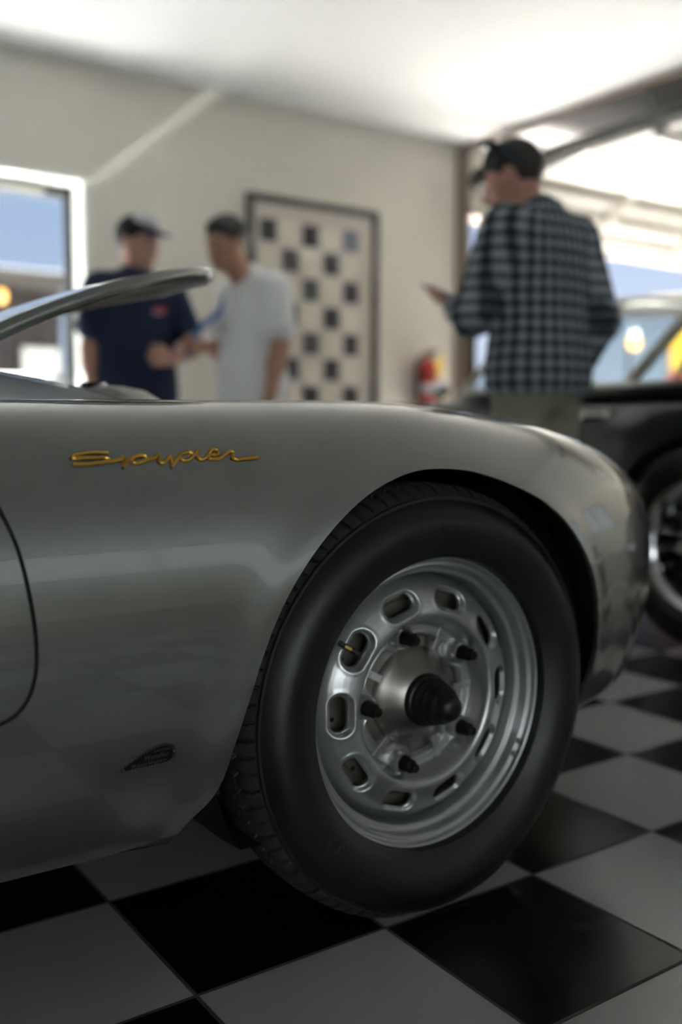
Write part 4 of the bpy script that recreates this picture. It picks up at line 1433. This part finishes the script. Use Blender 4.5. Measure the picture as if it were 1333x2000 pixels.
class Field:
    """Implicit figure: rounded cones and ellipsoids blended, then meshed as ONE surface."""

    def __init__(self):
        self.P = []

    def cap(self, a, b, ra, rb, k=.02):
        self.P.append(('c', np.array(a, float), np.array(b, float), ra, rb, k)); return self

    def ell(self, c, r, R=None, k=.02):
        self.P.append(('e', np.array(c, float), np.array(r, float), np.eye(3) if R is None else np.asarray(R), 0, k)); return self

    def cut(self, p, n):
        self.P.append(('x', np.array(p, float), unit(n), 0, 0, 0)); return self

    def sub(self, c, r, R=None):
        self.P.append(('s', np.array(c, float), np.array(r, float), np.eye(3) if R is None else np.asarray(R), 0, 0)); return self

    @staticmethod
    def dist(p, X):
        if p[0] == 'c':
            a, b, ra, rb = p[1:5]
            ab = b - a
            t = np.clip(((X - a) @ ab) / (ab @ ab + 1e-12), 0, 1)
            return np.linalg.norm(X - a - t[..., None] * ab, axis=-1) - (ra + (rb - ra) * t)
        q = (X - p[1]) @ p[3]
        k0 = np.linalg.norm(q / p[2], axis=-1)
        k1 = np.linalg.norm(q / p[2] ** 2, axis=-1) + 1e-9
        return k0 * (k0 - 1) / k1

    def mesh(self, h=.007):
        lo = np.full(3, 1e9); hi = -lo
        for p in self.P:
            if p[0] == 'c':
                r = max(p[3], p[4])
                lo = np.minimum(lo, np.minimum(p[1], p[2]) - r); hi = np.maximum(hi, np.maximum(p[1], p[2]) + r)
            elif p[0] == 'e':
                r = p[2].max()
                lo = np.minimum(lo, p[1] - r); hi = np.maximum(hi, p[1] + r)
        lo -= 3 * h; hi += 3 * h
        n = np.ceil((hi - lo) / h).astype(int) + 1
        D = np.full(tuple(n), .05)
        ax = [lo[i] + h * np.arange(n[i]) for i in range(3)]
        for p in self.P:
            if p[0] == 'x':
                X = np.stack(np.meshgrid(*ax, indexing='ij'), -1)
                D = np.maximum(D, (X - p[1]) @ p[2])
                continue
            if p[0] == 'c':
                r = max(p[3], p[4]); a, b = np.minimum(p[1], p[2]) - r, np.maximum(p[1], p[2]) + r
            else:
                r = p[2].max(); a, b = p[1] - r, p[1] + r
            m_ = p[5] + 3 * h
            i0 = np.maximum(np.floor((a - m_ - lo) / h).astype(int), 0)
            i1 = np.minimum(np.ceil((b + m_ - lo) / h).astype(int) + 1, n)
            s = tuple(slice(x, y) for x, y in zip(i0, i1))
            X = np.stack(np.meshgrid(*[ax[i][s[i]] for i in range(3)], indexing='ij'), -1)
            d = self.dist(p, X)
            D[s] = np.maximum(D[s], -d) if p[0] == 's' else smin(D[s], d, p[5])
        return surface_net(D, lo, h)


def surface_net(D, lo, h):
    n = np.array(D.shape)
    ins = D < 0
    c = np.zeros(tuple(n - 1), int)
    pos = np.zeros(tuple(n - 1) + (3,)); cnt = np.zeros(tuple(n - 1))
    sl = lambda o: tuple(slice(o[i], n[i] - 1 + o[i]) for i in range(3))
    cor = [(i, j, k) for i in (0, 1) for j in (0, 1) for k in (0, 1)]
    for o in cor:
        c += ins[sl(o)]
    act = (c > 0) & (c < 8)
    idx = np.argwhere(act)
    g = lambda o: D[idx[:, 0] + o[0], idx[:, 1] + o[1], idx[:, 2] + o[2]]
    P = np.zeros((len(idx), 3)); N = np.zeros(len(idx))
    for o in cor:
        for a in range(3):
            if o[a] == 0:
                q = list(o); q[a] = 1
                d0, d1 = g(o), g(q)
                m_ = (d0 < 0) != (d1 < 0)
                t = np.where(m_, d0 / np.where(m_, d0 - d1, 1), 0)
                pt = np.tile(np.array(o, float), (len(idx), 1)); pt[:, a] += t
                P[m_] += pt[m_]; N[m_] += 1
    V = lo + h * (idx + P / N[:, None])
    vid = np.full(act.shape, -1); vid[act] = np.arange(len(idx))
    F = []
    for a in range(3):
        b, c_ = (a + 1) % 3, (a + 2) % 3
        s0 = [slice(1, n[i] - 1) for i in range(3)]; s0[a] = slice(0, n[a] - 1)
        s1 = list(s0); s1[a] = slice(1, n[a])
        i0, i1 = ins[tuple(s0)], ins[tuple(s1)]
        for flip, m_ in ((False, i0 & ~i1), (True, ~i0 & i1)):
            e = np.argwhere(m_)
            if not len(e):
                continue
            off = np.ones(3, int); off[a] = 0
            e = e + off
            def cell(db, dc):
                q = e.copy(); q[:, b] += db; q[:, c_] += dc
                return vid[q[:, 0], q[:, 1], q[:, 2]]
            Q = np.stack([cell(-1, -1), cell(0, -1), cell(0, 0), cell(-1, 0)], 1)
            F.append(Q[:, ::-1] if flip else Q)
    return V, [tuple(f) for f in np.concatenate(F).tolist()]


def rotm(yaw=0, pitch=0, roll=0):
    """Head turn: yaw about z (+ left), pitch about x (+ down), roll about y."""
    cy, sy = math.cos(yaw), math.sin(yaw); cp_, sp_ = math.cos(-pitch), math.sin(-pitch); cr_, sr_ = math.cos(roll), math.sin(roll)
    Rz = np.array([[cy, -sy, 0], [sy, cy, 0], [0, 0, 1]]); Rx = np.array([[1, 0, 0], [0, cp_, -sp_], [0, sp_, cp_]]); Ry = np.array([[cr_, 0, sr_], [0, 1, 0], [-sr_, 0, cr_]])
    return Rz @ Rx @ Ry


def hand(f, wrist, d, nrm, curl=.5, side=1):
    """Palm, four unequal fingers bent at the knuckles, thumb from the side of the palm."""
    d, nrm = unit(d), unit(nrm)
    s = unit(np.cross(d, nrm)) * side            # towards the thumb
    w0 = np.array(wrist, float)
    kn = []
    for i, o in enumerate((.030, .010, -.011, -.030)):
        k_ = w0 + d * (.088 - abs(i - 1) * .004) + s * o
        f.cap(w0 + d * .012 + s * o * .6, k_, .0135, .0125, .008)
        kn.append(k_)
    for i, L in enumerate((.070, .078, .073, .058)):
        p = kn[i]; a = curl * .75
        for j, fr in enumerate((.44, .32, .24)):
            dd = unit(d * math.cos(a) + nrm * math.sin(a) + s * (.06, .01, -.04, -.09)[i] * (j == 0))
            q = p + dd * L * fr
            f.cap(p, q, (.0092, .0085, .0076)[j], (.0085, .0076, .0066)[j], .004)
            p = q; a += curl
    b = w0 + d * .028 + s * .026
    m1 = b + unit(d * .75 + s * .62 + nrm * .25) * .040
    m2 = m1 + unit(d * .85 + s * .25 + nrm * (.25 + curl * .4)) * .030
    m3 = m2 + unit(d * .80 + nrm * (.3 + curl * .6)) * .024
    f.cap(b, m1, .014, .0115, .008).cap(m1, m2, .0105, .0092, .004).cap(m2, m3, .0092, .0072, .004)


def person(name, label, loc, heading, H, head, arms, mats, shirt, fwd=0.0, h=.0075):
    """arms: {side: (elbow, wrist, hand dir, palm normal, curl)}, side -1 left / +1 right, facing +y."""
    root = thing(name, label, 'person', loc, heading)
    s = H / 1.75
    Rh = rotm(*head)
    nb = np.array((0, fwd, 1.485)) * s
    hp = lambda p: nb + Rh @ ((np.array(p, float) - (0, 0, 1.485)) * s)
    f = Field()
    # head
    f.ell(hp((0, -.008, 1.655)), np.array((.078, .098, .098)) * s, Rh, .02)
    f.ell(hp((0, .028, 1.605)), np.array((.064, .070, .085)) * s, Rh, .03)
    f.ell(hp((0, .052, 1.553)), np.array((.042, .042, .036)) * s, Rh, .03)
    f.cap(hp((0, .096, 1.640)), hp((0, .117, 1.600)), .010 * s, .015 * s, .014)        # nose
    f.cap(hp((-.030, .082, 1.652)), hp((.030, .082, 1.652)), .012 * s, .012 * s, .012)  # brow
    f.cap(hp((-.018, .092, 1.570)), hp((.018, .092, 1.570)), .009 * s, .009 * s, .010)  # lips
    for e in (-1, 1):
        f.ell(hp((e * .080, -.006, 1.625)), np.array((.012, .024, .034)) * s, Rh @ rotm(e * -.3), .006)
        f.sub(hp((e * .090, -.002, 1.628)), np.array((.006, .011, .017)) * s, Rh)
    f.cap(hp((0, -.012, 1.575)), np.array((0, fwd * .4 - .01, 1.455 * s)), .056 * s, .062 * s, .03)
    # trunk and legs
    S = lambda p: np.array(p, float) * s
    f.cap(S((-.15, -.01, 1.415)), S((.15, -.01, 1.415)), .060 * s, .060 * s, .05)
    f.ell(S((0, 0, 1.27)), S((.165, .105, .20)), None, .05)
    f.ell(S((0, 0, 1.04)), S((.145, .10, .20)), None, .06)
    f.ell(S((0, -.01, .92)), S((.160, .115, .13)), None, .05)
    for e in (-1, 1):
        f.cap(S((e * .085, 0, .88)), S((e * .095, .01, .49)), .078 * s, .052 * s, .03)
        f.cap(S((e * .095, .01, .49)), S((e * .10, -.015, .09)), .050 * s, .035 * s, .03)
        f.cap(S((e * .10, -.03, .05)), S((e * .105, .12, .045)), .036 * s, .03 * s, .02)
    for e, (el, wr, hd, pn, curl) in arms.items():
        sh = S((e * .185, -.005, 1.405)); el = S(el); wr = S(wr)
        f.cap(sh, el, .054 * s, .041 * s, .03)
        f.cap(el, el + (wr - el) * .35, .043 * s, .043 * s, .02)
        f.cap(el + (wr - el) * .3, wr, .042 * s, .027 * s, .02)
        hand(f, wr, hd, pn, curl, e if curl >= 0 else -e)
    bodyV = f.mesh(h)
    body_ = obj('body', bodyV, mats['skin'], root, local=True, recalc=False, angle=180)
    # eyes and mouth
    for e in (-1, 1):
        eo = obj('eye', ellipsoid(hp((e * .031, .083, 1.634)), np.array((.0115, .0085, .0085)) * s, 12, 8), M['eye_white'], root, local=True)
        obj('iris', ellipsoid(hp((e * .031, .0905, 1.633)), np.array((.0055, .0028, .0055)) * s, 10, 6), M['black'], eo, local=True)
        obj('eyebrow', tube([hp((e * .014, .098, 1.656)), hp((e * .032, .096, 1.661)), hp((e * .048, .084, 1.655))], .0042 * s, 6), mats['hair'], root, local=True)
    obj('mouth', tube([hp((-.022, .096, 1.568)), hp((0, .102, 1.569)), hp((.022, .096, 1.568))], .0035 * s, 6), M['lip'], root, local=True)
    # hair: a shell over the skull, cut along the hairline
    f = Field()
    f.ell(hp((0, -.014, 1.664)), np.array((.089, .106, .104)) * s, Rh, .0)
    f.ell(hp((0, .035, 1.722)), np.array((.060, .046, .030)) * s, Rh, .02)
    f.cut(hp((0, .078, 1.690)), Rh @ np.array((0, .66, -.75)))
    f.sub(hp((-.088, .0, 1.615)), np.array((.03, .030, .042)) * s, Rh).sub(hp((.088, .0, 1.615)), np.array((.03, .030, .042)) * s, Rh)
    obj('hair', f.mesh(.006), mats['hair'], root, local=True, recalc=False, angle=180)
    # shirt
    f = Field()
    hem = shirt['hem']
    g = shirt.get('g', .016)
    f.cap(S((-.155, -.01, 1.415)), S((.155, -.01, 1.415)), .064 * s + g, .064 * s + g, .05)
    f.ell(S((0, 0, 1.27)), S((.172, .112, .22)) + g, None, .05)
    f.ell(S((0, 0, 1.05)), S((.158, .115, .24)) + g, None, .08)
    f.ell(S((0, -.005, .90)), S((.172, .128, .22)) + g, None, .08)
    f.cap(S((0, -.012, 1.43)), S((0, -.006, 1.485)), .066 * s + g * .4, .058 * s + g * .4, .04)
    for e, (el, wr, hd, pn, curl) in arms.items():
        sh = S((e * .185, -.005, 1.405)); el = S(el); wr = S(wr)
        t = shirt['sleeve']
        if t <= 1:
            f.cap(sh, sh + (el - sh) * t, .058 * s + g, .050 * s + g * 1.5, .03)
        else:
            f.cap(sh, el, .058 * s + g, .047 * s + g, .03)
            f.cap(el, el + (wr - el) * (t - 1), .046 * s + g, .036 * s + g, .03)
    for e, (el, wr, hd, pn, curl) in arms.items():      # square sleeve ends
        sh = S((e * .185, -.005, 1.405)); el = S(el)
    f.cut((0, 0, hem * s), (0, 0, -1))
    so_ = obj('shirt', f.mesh(h), mats['shirt'], root, local=True, recalc=False, angle=180)
    if shirt.get('collar'):
        tt = np.linspace(.35, 2 * PI - .35, 24)
        col = np.array([(.070 * s * math.sin(t), .066 * s * math.cos(t) - .004, 1.487 * s - .016 * math.cos(t)) for t in tt])
        obj('collar', tube(col, .011, 8, flat=2.0), mats['shirt'], so_, local=True)
    # trousers and shoes
    f = Field()
    f.ell(S((0, -.01, .93)), S((.172, .128, .15)), None, .05)
    for e in (-1, 1):
        f.cap(S((e * .085, 0, .88)), S((e * .095, .01, .49)), .096 * s, .072 * s, .03)
        f.cap(S((e * .095, .01, .49)), S((e * .10, -.012, .085)), .072 * s, .060 * s, .03)
    f.cut(S((0, 0, .055)), (0, 0, -1))
    f.cut(S((0, 0, 1.03)), (0, 0, 1))
    obj('trousers', f.mesh(.009), mats['trousers'], root, local=True, recalc=False, angle=180)
    for e in (-1, 1):
        f = Field()
        f.cap(S((e * .10, -.045, .05)), S((e * .108, .13, .035)), .048 * s, .042 * s, .02)
        f.cap(S((e * .10, -.03, .08)), S((e * .10, -.01, .05)), .05 * s, .05 * s, .02)
        f.cut((0, 0, .004), (0, 0, -1)).cut(S((0, 0, .115)), (0, 0, 1))
        obj('shoe', f.mesh(.007), mats['shoe'], root, local=True, recalc=False, angle=180)
    return root, hp, Rh, s


M['eye_white'] = mat('eye_white', (.7, .7, .68), .3)
M['lip'] = mat('lip', (.36, .13, .10), .5)
def skin(name, c):
    m = mat(name, c, .5, var=.08, scale=20, bump=.05, bscale=200)
    b = m.node_tree.nodes['Principled BSDF']
    b.inputs['Subsurface Weight'].default_value = .12
    b.inputs['Subsurface Radius'].default_value = (.02, .008, .004)
    return m
SK1, SK2, SK3 = skin('skin_fair', (.60, .34, .25)), skin('skin_tan', (.48, .26, .18)), skin('skin_warm', (.52, .27, .20))
HR = mat('dark_brown_hair', (.018, .012, .009), .5, bump=.4, bscale=250)
HR2 = mat('near_black_hair', (.012, .010, .009), .5, bump=.4, bscale=250)


def plaid_mat():
    m = bpy.data.materials.new('gingham_cotton')
    m.use_nodes = True
    nt = m.node_tree
    b = nt.nodes['Principled BSDF']
    b.inputs['Roughness'].default_value = .85
    N, L = nt.nodes.new, nt.links.new
    tc = N('ShaderNodeTexCoord')
    sx = N('ShaderNodeSeparateXYZ'); L(tc.outputs['Object'], sx.inputs[0])
    def mth(op, a, b_=None, c_=None):
        q = N('ShaderNodeMath'); q.operation = op
        for k, v in enumerate((a, b_, c_)):
            if v is None: continue
            if isinstance(v, (int, float)): q.inputs[k].default_value = v
            else: L(v, q.inputs[k])
        return q.outputs[0]
    # around the body: angle times a mean radius; up the body: height
    ang = mth('MULTIPLY', mth('ARCTAN2', sx.outputs[1], sx.outputs[0]), .165)
    nz = N('ShaderNodeTexNoise'); nz.inputs['Scale'].default_value = 5
    L(tc.outputs['Object'], nz.inputs['Vector'])
    wob = mth('MULTIPLY', mth('SUBTRACT', nz.outputs['Fac'], .5), .012)
    def stripe(v, pitch, ph):
        fr = mth('FRACT', mth('ADD', mth('DIVIDE', mth('ADD', v, wob), pitch), ph))
        mr = N('ShaderNodeMapRange')
        mr.inputs[1].default_value = .23; mr.inputs[2].default_value = .27
        L(mth('ABSOLUTE', mth('SUBTRACT', fr, .5)), mr.inputs[0])
        return mr.outputs[0]
    a = stripe(ang, .043, .2); z = stripe(sx.outputs[2], .043, 0)
    sm = mth('MULTIPLY', mth('ADD', a, z), .5)
    rp = N('ShaderNodeValToRGB')
    e = rp.color_ramp.elements
    e[0].position = 0; e[0].color = (.010, .014, .018, 1)
    e[1].position = 1; e[1].color = (.34, .38, .43, 1)
    k = e.new(.5); k.color = (.085, .105, .125, 1)
    L(sm, rp.inputs[0]); L(rp.outputs[0], b.inputs['Base Color'])
    return m


# --- man in the gingham shirt, back turned, looking down at a phone
pm = dict(skin=SK3, hair=HR, shirt=plaid_mat(), trousers=mat('khaki_twill', (.30, .275, .21), .85, bump=.2, bscale=300), shoe=mat('brown_shoe', (.05, .03, .02), .5))
WR1, HD1, PN1 = (-.177, .235, 1.182), (.06, .93, .30), (.5, -.25, 1)
arms = {-1: ((-.255, .056, 1.130), WR1, HD1, PN1, .22), 1: ((.215, -.09, 1.13), (.185, .02, .92), (-.1, .4, -.9), (-.9, .1, -.1), .5)}
r1, hp1, Rh1, s1 = person('person', 'person in a gingham shirt and khaki trousers, back turned, looking down at a phone', (1.305, 1.275, 0), 0.0, 1.71, (.55, .36, 0), arms, pm, dict(hem=.87, sleeve=1.70, g=.020, collar=True), fwd=.06)

# --- phone in his left hand, sunglasses pushed up on his hair
def place(o_root, VF):
    """Local figure coordinates to world."""
    a = o_root.rotation_euler[2]
    R = np.array([[math.cos(a), -math.sin(a), 0], [math.sin(a), math.cos(a), 0], [0, 0, 1]])
    return VF[0] @ R.T + np.array(o_root.location), VF[1]


def wpt(o_root, p):
    return place(o_root, (np.array([p], float), []))[0][0]


M['phone'] = mat('dark_phone', (.01, .01, .012), .2, coat=.5)
wr = np.array(WR1) * s1
hd_ = unit(HD1); nn = unit(np.array(PN1) - hd_ * np.dot(PN1, hd_)); sd = np.cross(hd_, nn)
pc = wr + hd_ * .125 + nn * .026
ph = thing('phone', 'dark phone held in the left hand of the person in gingham', 'phone', tuple(wpt(r1, pc)))
obj('case', place(r1, obox(pc, hd_, sd, nn, (.145, .072, .009), .003)), M['phone'], ph)
obj('screen', place(r1, obox(pc + nn * .005, hd_, sd, nn, (.136, .064, .0012))), mat('phone_screen', (.02, .025, .03), .1), ph)
M['tortoise'] = mat('dark_blue_frames', (.02, .035, .055), .25)
sg = thing('sunglasses', 'dark sunglasses pushed up on the hair of the person in gingham', 'sunglasses', tuple(wpt(r1, hp1((0, .05, 1.74)))))
for e in (-1, 1):
    obj('lens', place(r1, (np.array([hp1(p) for p in ellipsoid((e * .034, .050, 1.772), (.028, .020, .010), 16, 10)[0]]), ellipsoid((0, 0, 0), (1, 1, 1), 16, 10)[1])), M['phone'], sg)
    obj('temple', place(r1, tube([hp1((e * .060, .052, 1.772)), hp1((e * .084, .02, 1.748)), hp1((e * .095, -.025, 1.705)), hp1((e * .093, -.05, 1.66))], .0062, 8, flat=1.9)), M['tortoise'], sg)
obj('bridge', place(r1, tube([hp1((-.012, .056, 1.778)), hp1((.012, .056, 1.778))], .004, 8)), M['tortoise'], sg)

# --- man in the navy T-shirt and cap, facing the camera, head turned to his left
pm = dict(skin=SK1, hair=HR, shirt=mat('navy_cotton', (.010, .018, .055), .9, bump=.2, bscale=200), trousers=mat('navy_trousers', (.012, .02, .045), .9), shoe=mat('black_shoe', (.02, .02, .02), .5))
arms = {-1: ((-.245, .09, 1.16), (-.10, .22, 1.08), (.85, .40, .05), (.2, -.9, -.2), .7), 1: ((.215, -.06, 1.14), (.21, -.02, .90), (0, .1, -1), (-1, 0, 0), .35)}
CAPH = math.radians(178)
r2, hp2, Rh2, s2 = person('person', 'person in a navy T-shirt and dark cap with white front, facing the open lid', (.68, 3.225, 0), CAPH, 1.70, (.5, .12, 0), arms, pm, dict(hem=.80, sleeve=.62, g=.018))
f = Field()
f.ell(hp2((0, -.008, 1.672)), np.array((.098, .116, .098)) * s2, Rh2)
f.cut(hp2((0, 0, 1.678)), Rh2 @ np.array((0, .05, -1)))
cap_ = obj('cap', f.mesh(.006), mat('black_cap', (.015, .017, .02), .85, bump=.2), r2, local=True, recalc=False, angle=180)
f = Field()
f.ell(hp2((0, .07, 1.690)), np.array((.078, .110, .012)) * s2, Rh2 @ rotm(0, .12), 0)
obj('bill', f.mesh(.005), mat('blue_cap_bill', (.02, .035, .12), .8), cap_, local=True, recalc=False, angle=180)
f = Field()
f.ell(hp2((0, .034, 1.728)), np.array((.070, .078, .048)) * s2, Rh2)
f.cut(hp2((0, 0, 1.694)), Rh2 @ np.array((0, .05, -1)))
obj('front_panel', f.mesh(.006), mat('white_cap_front', (.6, .62, .62), .85), cap_, local=True, recalc=False, angle=180)
M['print_white'] = mat('chest_print', (.55, .40, .42), .8)
M['print_red'] = mat('chest_print_red', (.45, .06, .08), .8)
sh2 = [o for o in r2.children if o.name.startswith('shirt')][0]
obj('chest_print', cat([ellipsoid((-.065 * s2, .121 * s2, 1.315 * s2), (.045, .010, .014), 14, 8)]), M['print_red'], sh2, local=True)
obj('chest_print', cat([ellipsoid((-.055 * s2, .124 * s2, 1.300 * s2), (.030, .010, .007), 14, 8)]), M['print_white'], sh2, local=True)
# --- man in the white T-shirt, turned to the left, looking down
pm = dict(skin=SK2, hair=HR2, shirt=mat('white_cotton', (.86, .88, .90), .9, bump=.2, bscale=200), trousers=mat('pale_grey_trousers', (.45, .45, .45), .9), shoe=mat('white_shoe', (.6, .6, .6), .5))
arms = {-1: ((-.245, .01, 1.14), (-.25, .075, .91), (0, .2, -1), (1, 0, 0), .45), 1: ((.205, .05, 1.15), (.13, .185, 1.165), (-.1, .92, -.3), (-.7, -.2, .3), .7)}
r3, hp3, Rh3, s3 = person('person', 'person in a white T-shirt and short dark hair in front of the framed print', (1.11, 2.90, 0), math.radians(95), 1.685, (.18, .30, 0), arms, pm, dict(hem=.79, sleeve=.66, g=.018), fwd=.10)
M['blueprint'] = mat('blue_shirt_print', (.10, .22, .50), .8)
sh3 = [o for o in r3.children if o.name.startswith('shirt')][0]
obj('chest_print', ellipsoid((.02 * s3, .124 * s3, 1.235 * s3), (.055, .012, .022), 14, 8), M['blueprint'], sh3, local=True)
wr3 = np.array((.13, .185, 1.165)) * s3
bk = tag(obj('lanyard', place(r3, tube(smooth_path([(.085 * s3, .085 * s3, 1.40 * s3), (.080 * s3, .150 * s3, 1.30 * s3), (.09, .19, 1.22), tuple(wr3 + (0, .06, .02)), tuple(wr3 + (0, .10, -.06))], 40), .010, 8, flat=1.5)), M['blueprint'], loc=tuple(wpt(r3, (.09, .22, 1.20)))),
         'blue lanyard running from the neck to the hand of the person in white', 'lanyard')
